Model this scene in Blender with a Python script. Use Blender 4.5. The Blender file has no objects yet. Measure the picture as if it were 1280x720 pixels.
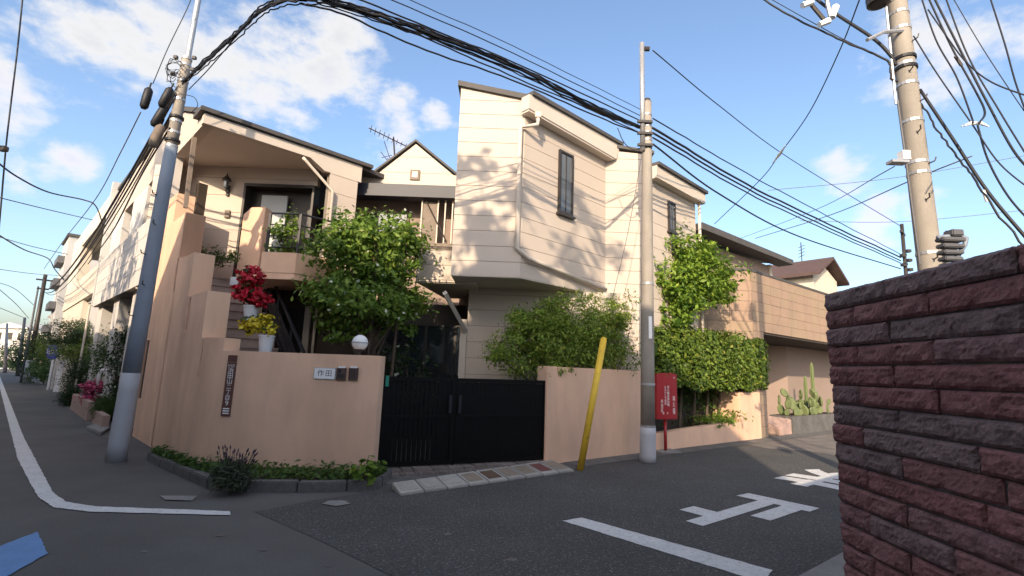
import bpy, bmesh, math, random
import numpy as np
from mathutils import Vector, Matrix, noise as mnoise

sc = bpy.context.scene
COL = sc.collection
R = math.radians

# ------------------------------------------------------------------ camera
FPX, EYE = 620.0, 1.55
PITCH, ROLL = math.atan(104 / FPX), R(2.0)
fw = np.array([0, math.cos(PITCH), math.sin(PITCH)])
r0 = np.array([1.0, 0, 0]); u0 = np.cross(r0, fw)
rt = r0 * math.cos(ROLL) + u0 * math.sin(ROLL)
up = -r0 * math.sin(ROLL) + u0 * math.cos(ROLL)
CAM = np.array([0, 0, EYE])
cam = bpy.data.cameras.new('camera')
cam.sensor_width = 36; cam.lens = FPX / 1280 * 36
cam.clip_start = 0.05; cam.clip_end = 2000
co = bpy.data.objects.new('camera', cam); COL.objects.link(co)
M = Matrix((tuple(rt), tuple(up), tuple(-fw))).transposed().to_4x4()
M.translation = Vector(CAM); co.matrix_world = M
sc.camera = co

# ------------------------------------------------------------------ sky, sun, exposure
SUN_AZ, SUN_EL = 193.0, 25.0
w = bpy.data.worlds.new('World'); sc.world = w; w.use_nodes = True
nt = w.node_tree; nt.nodes.clear()
N = nt.nodes.new; LK = nt.links.new
out = N('ShaderNodeOutputWorld'); bg = N('ShaderNodeBackground'); bg.inputs[1].default_value = 0.095
sky = N('ShaderNodeTexSky'); sky.sky_type = 'NISHITA'; sky.sun_disc = False
sky.sun_elevation = R(SUN_EL); sky.sun_rotation = R(SUN_AZ)
sky.air_density = 1.0; sky.dust_density = 2.5; sky.ozone_density = 2.2
tc = N('ShaderNodeTexCoord')
nz = N('ShaderNodeVectorMath'); nz.operation = 'NORMALIZE'; LK(tc.outputs['Generated'], nz.inputs[0])
def wmath(op, a, b=None):
    n = N('ShaderNodeMath'); n.operation = op
    for i, v in enumerate((a, b)):
        if v is None: continue
        if isinstance(v, (int, float)): n.inputs[i].default_value = v
        else: LK(v, n.inputs[i])
    return n.outputs[0]
def ramp(val, lo, hi):
    n = N('ShaderNodeMapRange'); n.interpolation_type = 'SMOOTHSTEP'
    n.inputs[1].default_value = lo; n.inputs[2].default_value = hi; LK(val, n.inputs[0]); return n.outputs[0]
# clouds: fair-weather cumulus, fractal noise over the dome, gathered round a few cloud banks
sep = N('ShaderNodeSeparateXYZ'); LK(nz.outputs[0], sep.inputs[0])
stretch = N('ShaderNodeMapping'); stretch.inputs['Scale'].default_value = (1, 1, 1.7); LK(nz.outputs[0], stretch.inputs[0])
n1 = N('ShaderNodeTexNoise'); n1.inputs['Scale'].default_value = 5.5; n1.inputs['Detail'].default_value = 9; n1.inputs['Roughness'].default_value = 0.6
LK(stretch.outputs[0], n1.inputs['Vector'])
n2 = N('ShaderNodeTexNoise'); n2.inputs['Scale'].default_value = 2.1; n2.inputs['Detail'].default_value = 3
LK(stretch.outputs[0], n2.inputs['Vector'])
banks = [(-47, 26, .13), (-42, 27, .10), (-36, 29, .15), (-30, 31, .19), (-22, 31, .20), (-28, 25, .17), (-19, 27, .15), (-14, 31, .05), (-10, 28, .045), (-43, 16.4, .045),
         (34.4, 20.3, .075), (37, 15.2, .06), (41, 15, .055), (43.5, 28, .11), (48, 28, .13), (60, 34, .26), (82, 24, .34), (108, 36, .5), (150, 30, .5), (-72, 34, .45),
         (-105, 30, .5), (-145, 36, .55), (180, 58, .5), (15, 66, .28), (-55, 62, .5), (110, 66, .5), (-150, 72, .5)]  # wide banks out of view are added to brighten the shaded surfaces
tot = None
for az_, el_, rad in banks:
    d = (math.sin(R(az_)) * math.cos(R(el_)), math.cos(R(az_)) * math.cos(R(el_)), math.sin(R(el_)))
    v = N('ShaderNodeVectorMath'); v.operation = 'DISTANCE'; LK(nz.outputs[0], v.inputs[0]); v.inputs[1].default_value = d
    b = N('ShaderNodeMapRange'); b.interpolation_type = 'SMOOTHSTEP'
    b.inputs[1].default_value = rad * 1.75; b.inputs[2].default_value = rad * 0.0; LK(v.outputs['Value'], b.inputs[0])
    tot = b.outputs[0] if tot is None else wmath('MAXIMUM', tot, b.outputs[0])
dens = wmath('ADD', wmath('MULTIPLY', n1.outputs[0], 1.5), wmath('MULTIPLY', tot, 0.42))
dens = wmath('ADD', dens, wmath('MULTIPLY', wmath('SUBTRACT', n2.outputs[0], 0.5), 0.35))
cover = ramp(dens, 1.0, 1.26)
cover = wmath('MULTIPLY', cover, ramp(sep.outputs[2], 0.02, 0.16))
shade = ramp(dens, 1.05, 1.6)
cc = N('ShaderNodeMix'); cc.data_type = 'RGBA'; LK(shade, cc.inputs['Factor'])
cc.inputs['A'].default_value = (3.35, 3.28, 3.22, 1); cc.inputs['B'].default_value = (2.4, 2.42, 2.5, 1)
mx = N('ShaderNodeMix'); mx.data_type = 'RGBA'; LK(wmath('MULTIPLY', cover, 0.93), mx.inputs['Factor'])
LK(sky.outputs[0], mx.inputs['A']); lt = N('ShaderNodeMix'); lt.data_type = 'RGBA'; lt.blend_type = 'LIGHTEN'; lt.inputs['Factor'].default_value = 1; LK(cc.outputs['Result'], lt.inputs['A']); LK(sky.outputs[0], lt.inputs['B']); LK(lt.outputs['Result'], mx.inputs['B'])
LK(mx.outputs['Result'], bg.inputs[0]); LK(bg.outputs[0], out.inputs[0])

sl = bpy.data.lights.new('sun', 'SUN'); sl.energy = 2.0; sl.angle = R(0.53); sl.color = (1.0, 0.80, 0.57)
so = bpy.data.objects.new('sun', sl); COL.objects.link(so)
sd = Vector((math.sin(R(SUN_AZ)) * math.cos(R(SUN_EL)), math.cos(R(SUN_AZ)) * math.cos(R(SUN_EL)), math.sin(R(SUN_EL))))
so.rotation_euler = sd.to_track_quat('Z', 'Y').to_euler(); so.location = (0, 0, 30)
vs = sc.view_settings; vs.view_transform = 'Standard'; vs.look = 'None'; vs.exposure = 1.7; vs.gamma = 1; vs.use_curve_mapping = False

# ------------------------------------------------------------------ measuring helpers (camera ray meets a real plane of the place)
def ray(px, py):
    d = fw * FPX + rt * (px - 640) + up * (360 - py); return d / np.linalg.norm(d)
def G(px, py, z=0.0):
    d = ray(px, py); return CAM + d * ((z - EYE) / d[2])
def D(px, py, Y):
    d = ray(px, py); return CAM + d * (Y / d[1])
def dirv(a): return np.array([math.sin(R(a)), math.cos(R(a))])
class Face:
    """vertical plane; s runs left to right seen from outside, d points out of the wall"""
    def __init__(s, p0, a):
        s.p0 = np.array(p0[:2], float); s.d = dirv(a); s.o = np.array([s.d[1], -s.d[0]]); s.az = a
    def px(s, x, y):
        d = ray(x, y); t = ((s.p0 - CAM[:2]) @ s.o) / (d[:2] @ s.o); p = CAM + d * t
        return (float((p[:2] - s.p0) @ s.d), float(p[2]))
    def P(s, a, z=0.0, d=0.0):
        q = s.p0 + s.d * a + s.o * d; return (float(q[0]), float(q[1]), float(z))
    def mat(s, a, z, d=0.0):
        m = Matrix(((s.d[0], 0, s.o[0]), (s.d[1], 0, s.o[1]), (0, 1, 0))).to_4x4()
        m.translation = Vector(s.P(a, z, d)); return m

# ------------------------------------------------------------------ materials
MATS = {}
def mat(name, col, rough=0.7, var=0.12, scale=3.0, fine=0.0, fscale=60.0, bump=0.0, bscale=80.0, metal=0.0, objvar=0.0,
        streak=0.0, spec=0.4, alt=None, altscale=1.0, alta=0.5, coat=0.0):
    m = bpy.data.materials.new(name); m.use_nodes = True; t = m.node_tree; b = t.nodes['Principled BSDF']
    n = t.nodes.new; l = t.links.new
    b.inputs['Roughness'].default_value = rough; b.inputs['Metallic'].default_value = metal
    b.inputs['Specular IOR Level'].default_value = spec; b.inputs['Coat Weight'].default_value = coat
    g = n('ShaderNodeNewGeometry'); pos = g.outputs['Position']
    def noise(sc_, det=4, vec=None, ro=0.6):
        x = n('ShaderNodeTexNoise'); x.inputs['Scale'].default_value = sc_; x.inputs['Detail'].default_value = det
        x.inputs['Roughness'].default_value = ro; l(vec or pos, x.inputs['Vector']); return x.outputs[0]
    def mr(v, a, c, lo=0.25, hi=0.75):
        x = n('ShaderNodeMapRange'); x.inputs[1].default_value = lo; x.inputs[2].default_value = hi
        x.inputs[3].default_value = a; x.inputs[4].default_value = c; l(v, x.inputs[0]); return x.outputs[0]
    def mul(a, c):
        x = n('ShaderNodeMath'); x.operation = 'MULTIPLY'; l(a, x.inputs[0]); l(c, x.inputs[1]); return x.outputs[0]
    val = mr(noise(scale), 1 - var, 1 + var)
    if fine: val = mul(val, mr(noise(fscale, 2), 1 - fine, 1 + fine))
    if objvar:
        oi = n('ShaderNodeObjectInfo'); val = mul(val, mr(oi.outputs['Random'], 1 - objvar, 1 + objvar, 0, 1))
    if streak:
        mp = n('ShaderNodeMapping'); mp.inputs['Scale'].default_value = (1.6, 1.6, 0.45); l(pos, mp.inputs[0])
        val = mul(val, mr(noise(1.6, 3, mp.outputs[0]), 1 - streak, 1.02, 0.32, 0.62))
    src = n('ShaderNodeRGB'); src.outputs[0].default_value = (*col, 1); c = src.outputs[0]
    if alt:
        mxx = n('ShaderNodeMix'); mxx.data_type = 'RGBA'; l(c, mxx.inputs['A']); mxx.inputs['B'].default_value = (*alt, 1)
        if altscale == 'object':
            oi2 = n('ShaderNodeObjectInfo'); f_ = mr(oi2.outputs['Random'], 0, 1, alta - .3, alta + .3)
        else: f_ = mr(noise(altscale, 5), 0, 1, alta - .12, alta + .12)
        l(f_, mxx.inputs['Factor']); c = mxx.outputs['Result']
    vm = n('ShaderNodeVectorMath'); vm.operation = 'SCALE'; l(c, vm.inputs[0]); l(val, vm.inputs['Scale'])
    l(vm.outputs[0], b.inputs['Base Color'])
    if bump:
        bp = n('ShaderNodeBump'); bp.inputs['Strength'].default_value = bump; bp.inputs['Distance'].default_value = 0.01
        l(noise(bscale, 5), bp.inputs['Height']); l(bp.outputs[0], b.inputs['Normal'])
    MATS[name] = m; return m
def leafmat(name, a, bcol, trans=0.35, rough=0.5, third=None):
    m = bpy.data.materials.new(name); m.use_nodes = True; t = m.node_tree; t.nodes.clear(); n = t.nodes.new; l = t.links.new
    o = n('ShaderNodeOutputMaterial'); g = n('ShaderNodeNewGeometry'); cr = n('ShaderNodeValToRGB')
    cr.color_ramp.elements[0].color = (*a, 1); cr.color_ramp.elements[1].color = (*bcol, 1)
    if third:
        e = cr.color_ramp.elements.new(0.93); e.color = (*bcol, 1); cr.color_ramp.elements[-1].color = (*third, 1)
    l(g.outputs['Random Per Island'], cr.inputs[0])
    p = n('ShaderNodeBsdfPrincipled'); p.inputs['Roughness'].default_value = rough; p.inputs['Specular IOR Level'].default_value = 0.35
    tr = n('ShaderNodeBsdfTranslucent'); ms = n('ShaderNodeMixShader'); ms.inputs[0].default_value = trans
    l(cr.outputs[0], p.inputs['Base Color']); l(cr.outputs[0], tr.inputs[0]); l(p.outputs[0], ms.inputs[1]); l(tr.outputs[0], ms.inputs[2]); l(ms.outputs[0], o.inputs[0])
    MATS[name] = m; return m
def glassmat(name, tint=(0.02, 0.025, 0.03), rough=0.04):
    m = mat(name, tint, rough, var=0.05, spec=0.8); return m

mat('asphalt', (0.094, 0.089, 0.086), 0.85, 0.26, 0.6, 0.3, 70, 0.25, 160, alt=(0.105, 0.102, 0.098), altscale=0.35)
mat('asphalt_coarse', (0.066, 0.064, 0.063), 0.9, 0.2, 0.8, 0.5, 60, 0.7, 60, alt=(0.26, 0.25, 0.24), altscale=42, alta=0.66)
mat('paint', (0.62, 0.62, 0.62), 0.7, 0.1, 4, 0.12, 70, 0.3, 90, alt=(0.28, 0.28, 0.28), altscale=26, alta=0.66)
mat('asphalt_sunlit_and_patch', (0.17, 0.15, 0.135), 0.9, 0.16, 1.2, 0.3, 60, 0.5, 60, alt=(0.10, 0.09, 0.085), altscale=2.0, alta=0.58)  # warm pale tone paints in sunlight on the street; small spots share it
mat('paint_blue', (0.12, 0.25, 0.50), 0.7, 0.1, 5, 0.12, 90, 0.3, 120)
mat('concrete', (0.25, 0.24, 0.23), 0.85, 0.18, 2.2, 0.15, 50, 0.3, 60, streak=0.12)
mat('concrete_dark', (0.12, 0.115, 0.11), 0.9, 0.3, 2.5, 0.2, 40, 0.35, 50)
mat('pole_concrete', (0.30, 0.27, 0.235), 0.8, 0.12, 2.5, 0.08, 60, 0.2, 90, streak=0.2)
mat('pole_sleeve', (0.21, 0.25, 0.31), 0.6, 0.07, 3, 0.05, 80, 0.1, 60)
mat('pole_lower', (0.42, 0.43, 0.46), 0.6, 0.08, 3, 0.05, 80, 0.1, 60)
mat('steel', (0.42, 0.42, 0.43), 0.45, 0.12, 8, metal=0.6)
mat('stucco', (0.76, 0.495, 0.345), 0.92, 0.10, 0.9, 0.06, 150, 0.4, 150, streak=0.12)
mat('siding', (0.525, 0.45, 0.385), 0.75, 0.05, 0.7, 0.04, 120, 0.12, 120, objvar=0.025)
mat('siding_pale', (0.55, 0.52, 0.49), 0.75, 0.06, 1.2, 0.05, 120, 0.15, 90, objvar=0.06)
mat('siding_joint', (0.22, 0.19, 0.16), 0.9, 0.1)
mat('trim_cream', (0.57, 0.50, 0.43), 0.65, 0.05, 1)
mat('soffit', (0.62, 0.55, 0.48), 0.85, 0.05, 1)
mat('roof_dark', (0.075, 0.07, 0.068), 0.7, 0.15, 4, 0.1, 50, 0.2, 50)
mat('awning', (0.022, 0.025, 0.038), 0.5, 0.1, 3)
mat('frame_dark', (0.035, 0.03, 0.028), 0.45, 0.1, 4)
mat('black_metal', (0.0035, 0.0035, 0.0037), 0.6, 0.1, 6, spec=0.15)
mat('rail_black', (0.018, 0.018, 0.024), 0.4, 0.15, 6)
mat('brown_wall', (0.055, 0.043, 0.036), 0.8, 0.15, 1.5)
mat('door_grey', (0.45, 0.47, 0.47), 0.5, 0.06, 3)
mat('stair_brown', (0.40, 0.30, 0.25), 0.85, 0.12, 5, 0.12, 60, 0.2, 60)
mat('wood_weathered', (0.20, 0.16, 0.13), 0.8, 0.2, 6, 0.15, 40, 0.2, 40)
mat('apt_cream', (0.60, 0.53, 0.44), 0.85, 0.06, 0.8, 0.04, 60, 0.15, 60, streak=0.1)
mat('apt_tile', (0.46, 0.45, 0.44), 0.8, 0.08, 2, 0.05, 60, 0.1, 60)
mat('tile_tan', (0.33, 0.24, 0.165), 0.8, 0.08, 1.5, 0.08, 60, 0.2, 60, objvar=0.1, alt=(0.29, 0.2, 0.145), altscale='object')
mat('wall_mauve', (0.28, 0.21, 0.175), 0.85, 0.06, 1.5, 0.05, 60, 0.15, 60)
mat('roof_red', (0.085, 0.052, 0.045), 0.7, 0.15, 3, 0.15, 50)
mat('yellow', (0.74, 0.48, 0.045), 0.55, 0.14, 5, 0.08, 50, 0.1, 40, alt=(0.42, 0.27, 0.04), altscale=9, alta=0.68)
mat('red_paint', (0.30, 0.016, 0.02), 0.45, 0.1, 5)
mat('white_paint', (0.75, 0.75, 0.75), 0.6, 0.04, 5)
mat('white_print', (0.8, 0.78, 0.76), 0.7, 0.03, 5)
mat('sign_brown', (0.115, 0.05, 0.042), 0.5, 0.08, 8)
mat('plate_white', (0.78, 0.78, 0.78), 0.45, 0.04, 9)
mat('ink', (0.012, 0.012, 0.014), 0.6, 0.05)
mat('device_brown', (0.085, 0.055, 0.048), 0.45, 0.1, 10)
mat('globe', (0.80, 0.80, 0.80), 0.25, 0.02)
mat('cable', (0.012, 0.012, 0.016), 0.55, 0.1, 4)
mat('cable_grey', (0.10, 0.10, 0.11), 0.6, 0.1, 4)
mat('bark', (0.11, 0.08, 0.06), 0.9, 0.25, 8, 0.2, 40, 0.5, 50)
mat('soil', (0.06, 0.045, 0.035), 0.95, 0.3, 10, 0.2, 50, 0.5, 60)
mat('pot_white', (0.66, 0.66, 0.68), 0.4, 0.05, 9)
mat('slab_pale', (0.36, 0.34, 0.31), 0.85, 0.14, 6, 0.15, 60, 0.3, 60, objvar=0.14)
mat('slab_tan', (0.26, 0.21, 0.16), 0.85, 0.16, 6, 0.15, 60, 0.3, 60, objvar=0.12)
mat('slab_brown', (0.115, 0.07, 0.045), 0.85, 0.16, 6, 0.15, 60, 0.3, 60)
mat('slab_red', (0.17, 0.065, 0.06), 0.85, 0.16, 6, 0.15, 60, 0.3, 60)
mat('stone', (0.20, 0.165, 0.145), 0.85, 0.2, 5, 0.15, 40, 0.4, 40, objvar=0.2)
mat('mortar', (0.10, 0.085, 0.08), 0.95, 0.2, 6, 0.2, 60)
mat('brick_dark', (0.31, 0.132, 0.13), 0.62, 0.3, 16, 0.3, 90, 0.35, 160, objvar=0.18, alt=(0.19, 0.13, 0.128), altscale='object', alta=0.6, spec=0.35)
glassmat('glass_dark'); mat('glass_grey', (0.10, 0.11, 0.12), 0.08, 0.05, spec=0.8)
mat('green_tag', (0.02, 0.22, 0.15), 0.5, 0.1); mat('blue_sign', (0.06, 0.07, 0.32), 0.5, 0.08)
mat('pink_concrete', (0.42, 0.29, 0.245), 0.9, 0.1, 3, 0.1, 60, 0.3, 60)
leafmat('leaf_dogwood', (0.06, 0.13, 0.022), (0.22, 0.33, 0.05), .42, third=(0.36, 0.42, 0.09)); leafmat('leaf_shrub', (0.08, 0.16, 0.025), (0.32, 0.42, 0.06), .42, third=(0.42, 0.36, 0.09))
leafmat('leaf_tree', (0.05, 0.12, 0.016), (0.26, 0.38, 0.045), .42, third=(0.4, 0.46, 0.08)); leafmat('leaf_hedge', (0.05, 0.10, 0.015), (0.19, 0.27, 0.034), .36, third=(0.32, 0.29, 0.055))
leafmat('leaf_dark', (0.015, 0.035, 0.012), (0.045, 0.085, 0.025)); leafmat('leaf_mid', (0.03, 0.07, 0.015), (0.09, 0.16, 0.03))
leafmat('leaf_grey', (0.04, 0.055, 0.035), (0.08, 0.11, 0.06)); leafmat('grass', (0.03, 0.08, 0.012), (0.10, 0.17, 0.03))
leafmat('petal_red', (0.38, 0.008, 0.02), (0.62, 0.02, 0.05), 0.2); leafmat('petal_yellow', (0.55, 0.42, 0.02), (0.72, 0.62, 0.05), 0.2)
leafmat('petal_pink', (0.50, 0.05, 0.14), (0.75, 0.16, 0.30), 0.3); leafmat('petal_white', (0.62, 0.66, 0.50), (0.75, 0.76, 0.66), 0.2)
leafmat('petal_violet', (0.03, 0.02, 0.03), (0.09, 0.05, 0.09), 0.1); leafmat('cactus', (0.09, 0.125, 0.05), (0.17, 0.20, 0.085), 0.05)

# ------------------------------------------------------------------ mesh helpers
def setp(o, label=None, cat=None, group=None, kind=None):
    if label: o['label'] = label
    if cat: o['category'] = cat
    if group: o['group'] = group
    if kind: o['kind'] = kind
    return o
def empty(name, loc, label=None, cat=None, group=None, kind=None):
    o = bpy.data.objects.new(name, None); o.location = tuple(float(v) for v in loc); o.empty_display_size = 0.2
    COL.objects.link(o); return setp(o, label, cat, group, kind)
def attach(o, parent):
    if parent is not None:
        o.parent = parent
        p = parent; t = Matrix.Translation((0, 0, 0))
        chain = []
        while p is not None: chain.append(p); p = p.parent
        for q in reversed(chain): t = t @ q.matrix_parent_inverse @ q.matrix_basis
        o.matrix_parent_inverse = t.inverted()
def link(name, me, m, parent=None, smooth=False):
    if m: me.materials.append(MATS[m] if isinstance(m, str) else m)
    if smooth: me.polygons.foreach_set('use_smooth', [True] * len(me.polygons))
    o = bpy.data.objects.new(name, me); COL.objects.link(o); attach(o, parent); return o
class MB:
    def __init__(s): s.v = []; s.f = []
    def add(s, vs_, fs_):
        k = len(s.v); s.v += [tuple(float(c) for c in p) for p in vs_]; s.f += [tuple(i + k for i in f) for f in fs_]; return s
    def box(s, c, size, rz=0.0, m=None):
        x, y, z = (q / 2 for q in size); pts = []
        for i in ((-x, -y, -z), (x, -y, -z), (x, y, -z), (-x, y, -z), (-x, -y, z), (x, -y, z), (x, y, z), (-x, y, z)):
            p = Vector(i)
            if m is not None: p = m @ p
            else: p = Matrix.Rotation(rz, 3, 'Z') @ p + Vector(c)
            pts.append(p)
        return s.add(pts, [(0, 3, 2, 1), (4, 5, 6, 7), (0, 1, 5, 4), (1, 2, 6, 5), (2, 3, 7, 6), (3, 0, 4, 7)])
    def prism(s, F, poly, d0, d1):
        n = len(poly); a = [F.P(p[0], p[1], d0) for p in poly] + [F.P(p[0], p[1], d1) for p in poly]
        area = sum(poly[i][0] * poly[(i + 1) % n][1] - poly[(i + 1) % n][0] * poly[i][1] for i in range(n))
        idx = list(range(n)); front = [i + n for i in idx]; back = idx[::-1]
        sides = [(i, (i + 1) % n, (i + 1) % n + n, i + n) for i in range(n)]
        fs_ = [tuple(front), tuple(back)] + sides
        if (area < 0) != (d1 < d0): fs_ = [f[::-1] for f in fs_]
        return s.add(a, fs_)
    def rect(s, F, s0, s1, z0, z1, d0, d1): return s.prism(F, [(s0, z0), (s1, z0), (s1, z1), (s0, z1)], d0, d1)
    def slab(s, pts, z0, z1):
        """horizontal slab; z1 may be a list of heights"""
        n = len(pts); za = z0 if isinstance(z0, (list, tuple)) else [z0] * n; zb = z1 if isinstance(z1, (list, tuple)) else [z1] * n
        area = sum(pts[i][0] * pts[(i + 1) % n][1] - pts[(i + 1) % n][0] * pts[i][1] for i in range(n))
        if area < 0: pts = pts[::-1]; za = list(za)[::-1]; zb = list(zb)[::-1]
        a = [(p[0], p[1], z) for p, z in zip(pts, za)] + [(p[0], p[1], z) for p, z in zip(pts, zb)]
        return s.add(a, [tuple(range(n))[::-1], tuple(range(n, 2 * n))] + [(i, (i + 1) % n, (i + 1) % n + n, i + n) for i in range(n)])
    def tube(s, pts, r, k=8, cap=True):
        pts = [Vector(tuple(float(c) for c in p)) for p in pts]; n = len(pts)
        rs = list(r) if isinstance(r, (list, tuple)) else [r] * n
        base = len(s.v); prev = None
        for i, p in enumerate(pts):
            t = (pts[min(i + 1, n - 1)] - pts[max(i - 1, 0)]).normalized()
            if prev is None: a = Vector((0, 0, 1)) if abs(t.z) < 0.9 else Vector((1, 0, 0)); u = t.cross(a).normalized()
            else: u = (prev - t * prev.dot(t)).normalized()
            prev = u; q = t.cross(u)
            for j in range(k):
                an = 2 * math.pi * j / k; s.v.append(tuple(p + (u * math.cos(an) + q * math.sin(an)) * rs[i]))
        for i in range(n - 1):
            for j in range(k):
                a0 = base + i * k + j; a1 = base + i * k + (j + 1) % k; s.f.append((a0, a1, a1 + k, a0 + k))
        if cap:
            s.f.append(tuple(base + j for j in range(k))[::-1]); s.f.append(tuple(base + (n - 1) * k + j for j in range(k)))
        return s
    def lathe(s, c, prof, k=20):
        base = len(s.v); c = [float(q) for q in c]
        for r_, z in prof:
            for j in range(k):
                an = 2 * math.pi * j / k; s.v.append((c[0] + r_ * math.cos(an), c[1] + r_ * math.sin(an), c[2] + z))
        for i in range(len(prof) - 1):
            for j in range(k):
                a0 = base + i * k + j; a1 = base + i * k + (j + 1) % k; s.f.append((a0, a1, a1 + k, a0 + k))
        s.f.append(tuple(base + j for j in range(k))[::-1]); s.f.append(tuple(base + (len(prof) - 1) * k + j for j in range(k)))
        return s
    def mesh(s, name):
        me = bpy.data.meshes.new(name); me.from_pydata(s.v, [], s.f); me.update(); return me
    def build(s, name, m, parent=None, label=None, cat=None, group=None, kind=None, smooth=False, bevel=0.0):
        me = s.mesh(name)
        if bevel:
            b = bmesh.new(); b.from_mesh(me); bmesh.ops.recalc_face_normals(b, faces=b.faces)
            bmesh.ops.bevel(b, geom=list(b.edges), offset=bevel, segments=2, affect='EDGES', clamp_overlap=True); b.to_mesh(me); b.free()
        return setp(link(name, me, m, parent, smooth), label, cat, group, kind)
def clip_band(poly, lo, hi):
    def half(p, f):
        o = []
        for i in range(len(p)):
            a, b = p[i], p[(i + 1) % len(p)]; fa, fb = f(a), f(b)
            if fa >= 0: o.append(a)
            if (fa >= 0) != (fb >= 0):
                t = fa / (fa - fb); o.append((a[0] + (b[0] - a[0]) * t, a[1] + (b[1] - a[1]) * t))
        return o
    p = half(poly, lambda q: q[1] - lo)
    return half(p, lambda q: hi - q[1]) if p else []
def siding(F, poly, course, zref, parent, m='siding', name='siding_board', gap=0.009, d=0.0, back=0.16, backmat='siding_joint'):
    MB().prism(F, poly, d - 0.014, d - back).build('wall', backmat, parent)
    zs = [p[1] for p in poly]; k0 = math.floor((min(zs) - zref) / course); k1 = math.ceil((max(zs) - zref) / course)
    for k in range(k0, k1):
        q = clip_band(poly, zref + k * course + gap / 2, zref + (k + 1) * course - gap / 2)
        if len(q) >= 3 and max(p[1] for p in q) - min(p[1] for p in q) > 0.01:
            MB().prism(F, q, d, d - 0.0135).build(name, m, parent)
def catmull(P, n=8):
    P = [np.array(p, float) for p in P]
    if len(P) < 3: return P
    Q = [2 * P[0] - P[1]] + P + [2 * P[-1] - P[-2]]; o = []
    for i in range(1, len(Q) - 2):
        for j in range(n):
            t = j / n; a, b, c, d = Q[i - 1], Q[i], Q[i + 1], Q[i + 2]
            o.append(0.5 * ((2 * b) + (-a + c) * t + (2 * a - 5 * b + 4 * c - d) * t * t + (-a + 3 * b - 3 * c + d) * t ** 3))
    o.append(P[-1]); return o
def leaves(name, pts, nrm, size, m, parent, seed=0, aspect=0.5, upb=0.5, outb=0.6, droop=0.0, fold=0.25, kind=None):
    """a folded leaf-shaped face pair at every point"""
    rg = np.random.default_rng(seed); n = len(pts)
    a = rg.normal(size=(n, 3)); nv = nrm * outb + np.array([0, 0, upb]) + rg.normal(size=(n, 3)) * 0.55
    nv /= np.linalg.norm(nv, axis=1)[:, None]
    ax = a + nrm * 0.7 - np.array([0, 0, droop]); ax -= nv * (ax * nv).sum(1)[:, None]; ax /= np.linalg.norm(ax, axis=1)[:, None]
    sd_ = np.cross(nv, ax); L = (size * rg.uniform(0.5, 1.5, n))[:, None]; W = L * aspect * 0.5
    v = np.empty((n, 4, 3)); v[:, 0] = pts - ax * L * 0.5; v[:, 2] = pts + ax * L * 0.5
    mid = pts - ax * L * 0.04 + nv * W * fold
    v[:, 1] = mid + sd_ * W; v[:, 3] = mid - sd_ * W
    f = np.arange(n * 4).reshape(n, 4); tri = np.concatenate([f[:, [0, 1, 2]], f[:, [0, 2, 3]]], 1).reshape(-1, 3)
    me = bpy.data.meshes.new(name); me.vertices.add(n * 4); me.vertices.foreach_set('co', v.reshape(-1))
    me.loops.add(len(tri) * 3); me.loops.foreach_set('vertex_index', tri.reshape(-1).astype(np.int32))
    me.polygons.add(len(tri)); me.polygons.foreach_set('loop_start', np.arange(0, len(tri) * 3, 3, dtype=np.int32))
    me.polygons.foreach_set('loop_total', np.full(len(tri), 3, np.int32)); me.update(); me.validate()
    return setp(link(name, me, m, parent), kind=kind)
def cloud(blobs, n, seed, clump=0.22, nclump=None, shell=0.55):
    """points gathered in clumps through the outer part of ellipsoids: [(centre, radii)]"""
    rg = np.random.default_rng(seed); vol = np.array([r_[0] * r_[1] * r_[2] for c, r_ in blobs]) ** 0.67; vol /= vol.sum()
    P, Q, K = [], [], []
    for (c, r_), fr in zip(blobs, vol):
        m_ = max(8, int(n * fr)); kc = max(4, int((nclump or n / 45) * fr))
        u = rg.normal(size=(kc, 3)); u /= np.linalg.norm(u, axis=1)[:, None]
        cen = u * (shell + (1 - shell) * rg.uniform(size=(kc, 1)) ** 0.6); sz = rg.uniform(0.6, 1.3, kc)
        i = rg.integers(0, kc, m_); p = cen[i] + rg.normal(size=(m_, 3)) * (clump * sz[i])[:, None] * np.array([1, 1, 0.75])
        nn = p / np.maximum(np.linalg.norm(p, axis=1)[:, None], 1e-6)
        P.append(np.array(c) + p * np.array(r_)); Q.append(nn); K.append(np.array(c) + cen * np.array(r_) * 0.9)
    return np.concatenate(P), np.concatenate(Q), np.concatenate(K)
def branches(root, trunk_top, targets, r0_, parent, seed=0, limit=26, name='trunk'):
    rg = random.Random(seed); mb = MB(); root = np.array(root, float); top = np.array(trunk_top, float)
    mid = (root + top) / 2 + np.array([rg.uniform(-.05, .05), rg.uniform(-.05, .05), 0])
    mb.tube(catmull([root, mid, top], 5), [r0_ * (1 - 0.45 * i / 10) for i in range(11)], 8)
    T = list(targets); rg.shuffle(T)
    for t in T[:limit]:
        st = root + (top - root) * rg.uniform(0.55, 1.0); md = (st + t) / 2 + np.array([rg.uniform(-.08, .08), rg.uniform(-.08, .08), rg.uniform(0.0, .12)])
        pp = catmull([st, md, t], 4); mb.tube(pp, [r0_ * 0.45 * (1 - 0.8 * i / (len(pp) - 1)) for i in range(len(pp))], 5)
    return mb.build(name, 'bark', parent, smooth=True)
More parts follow.
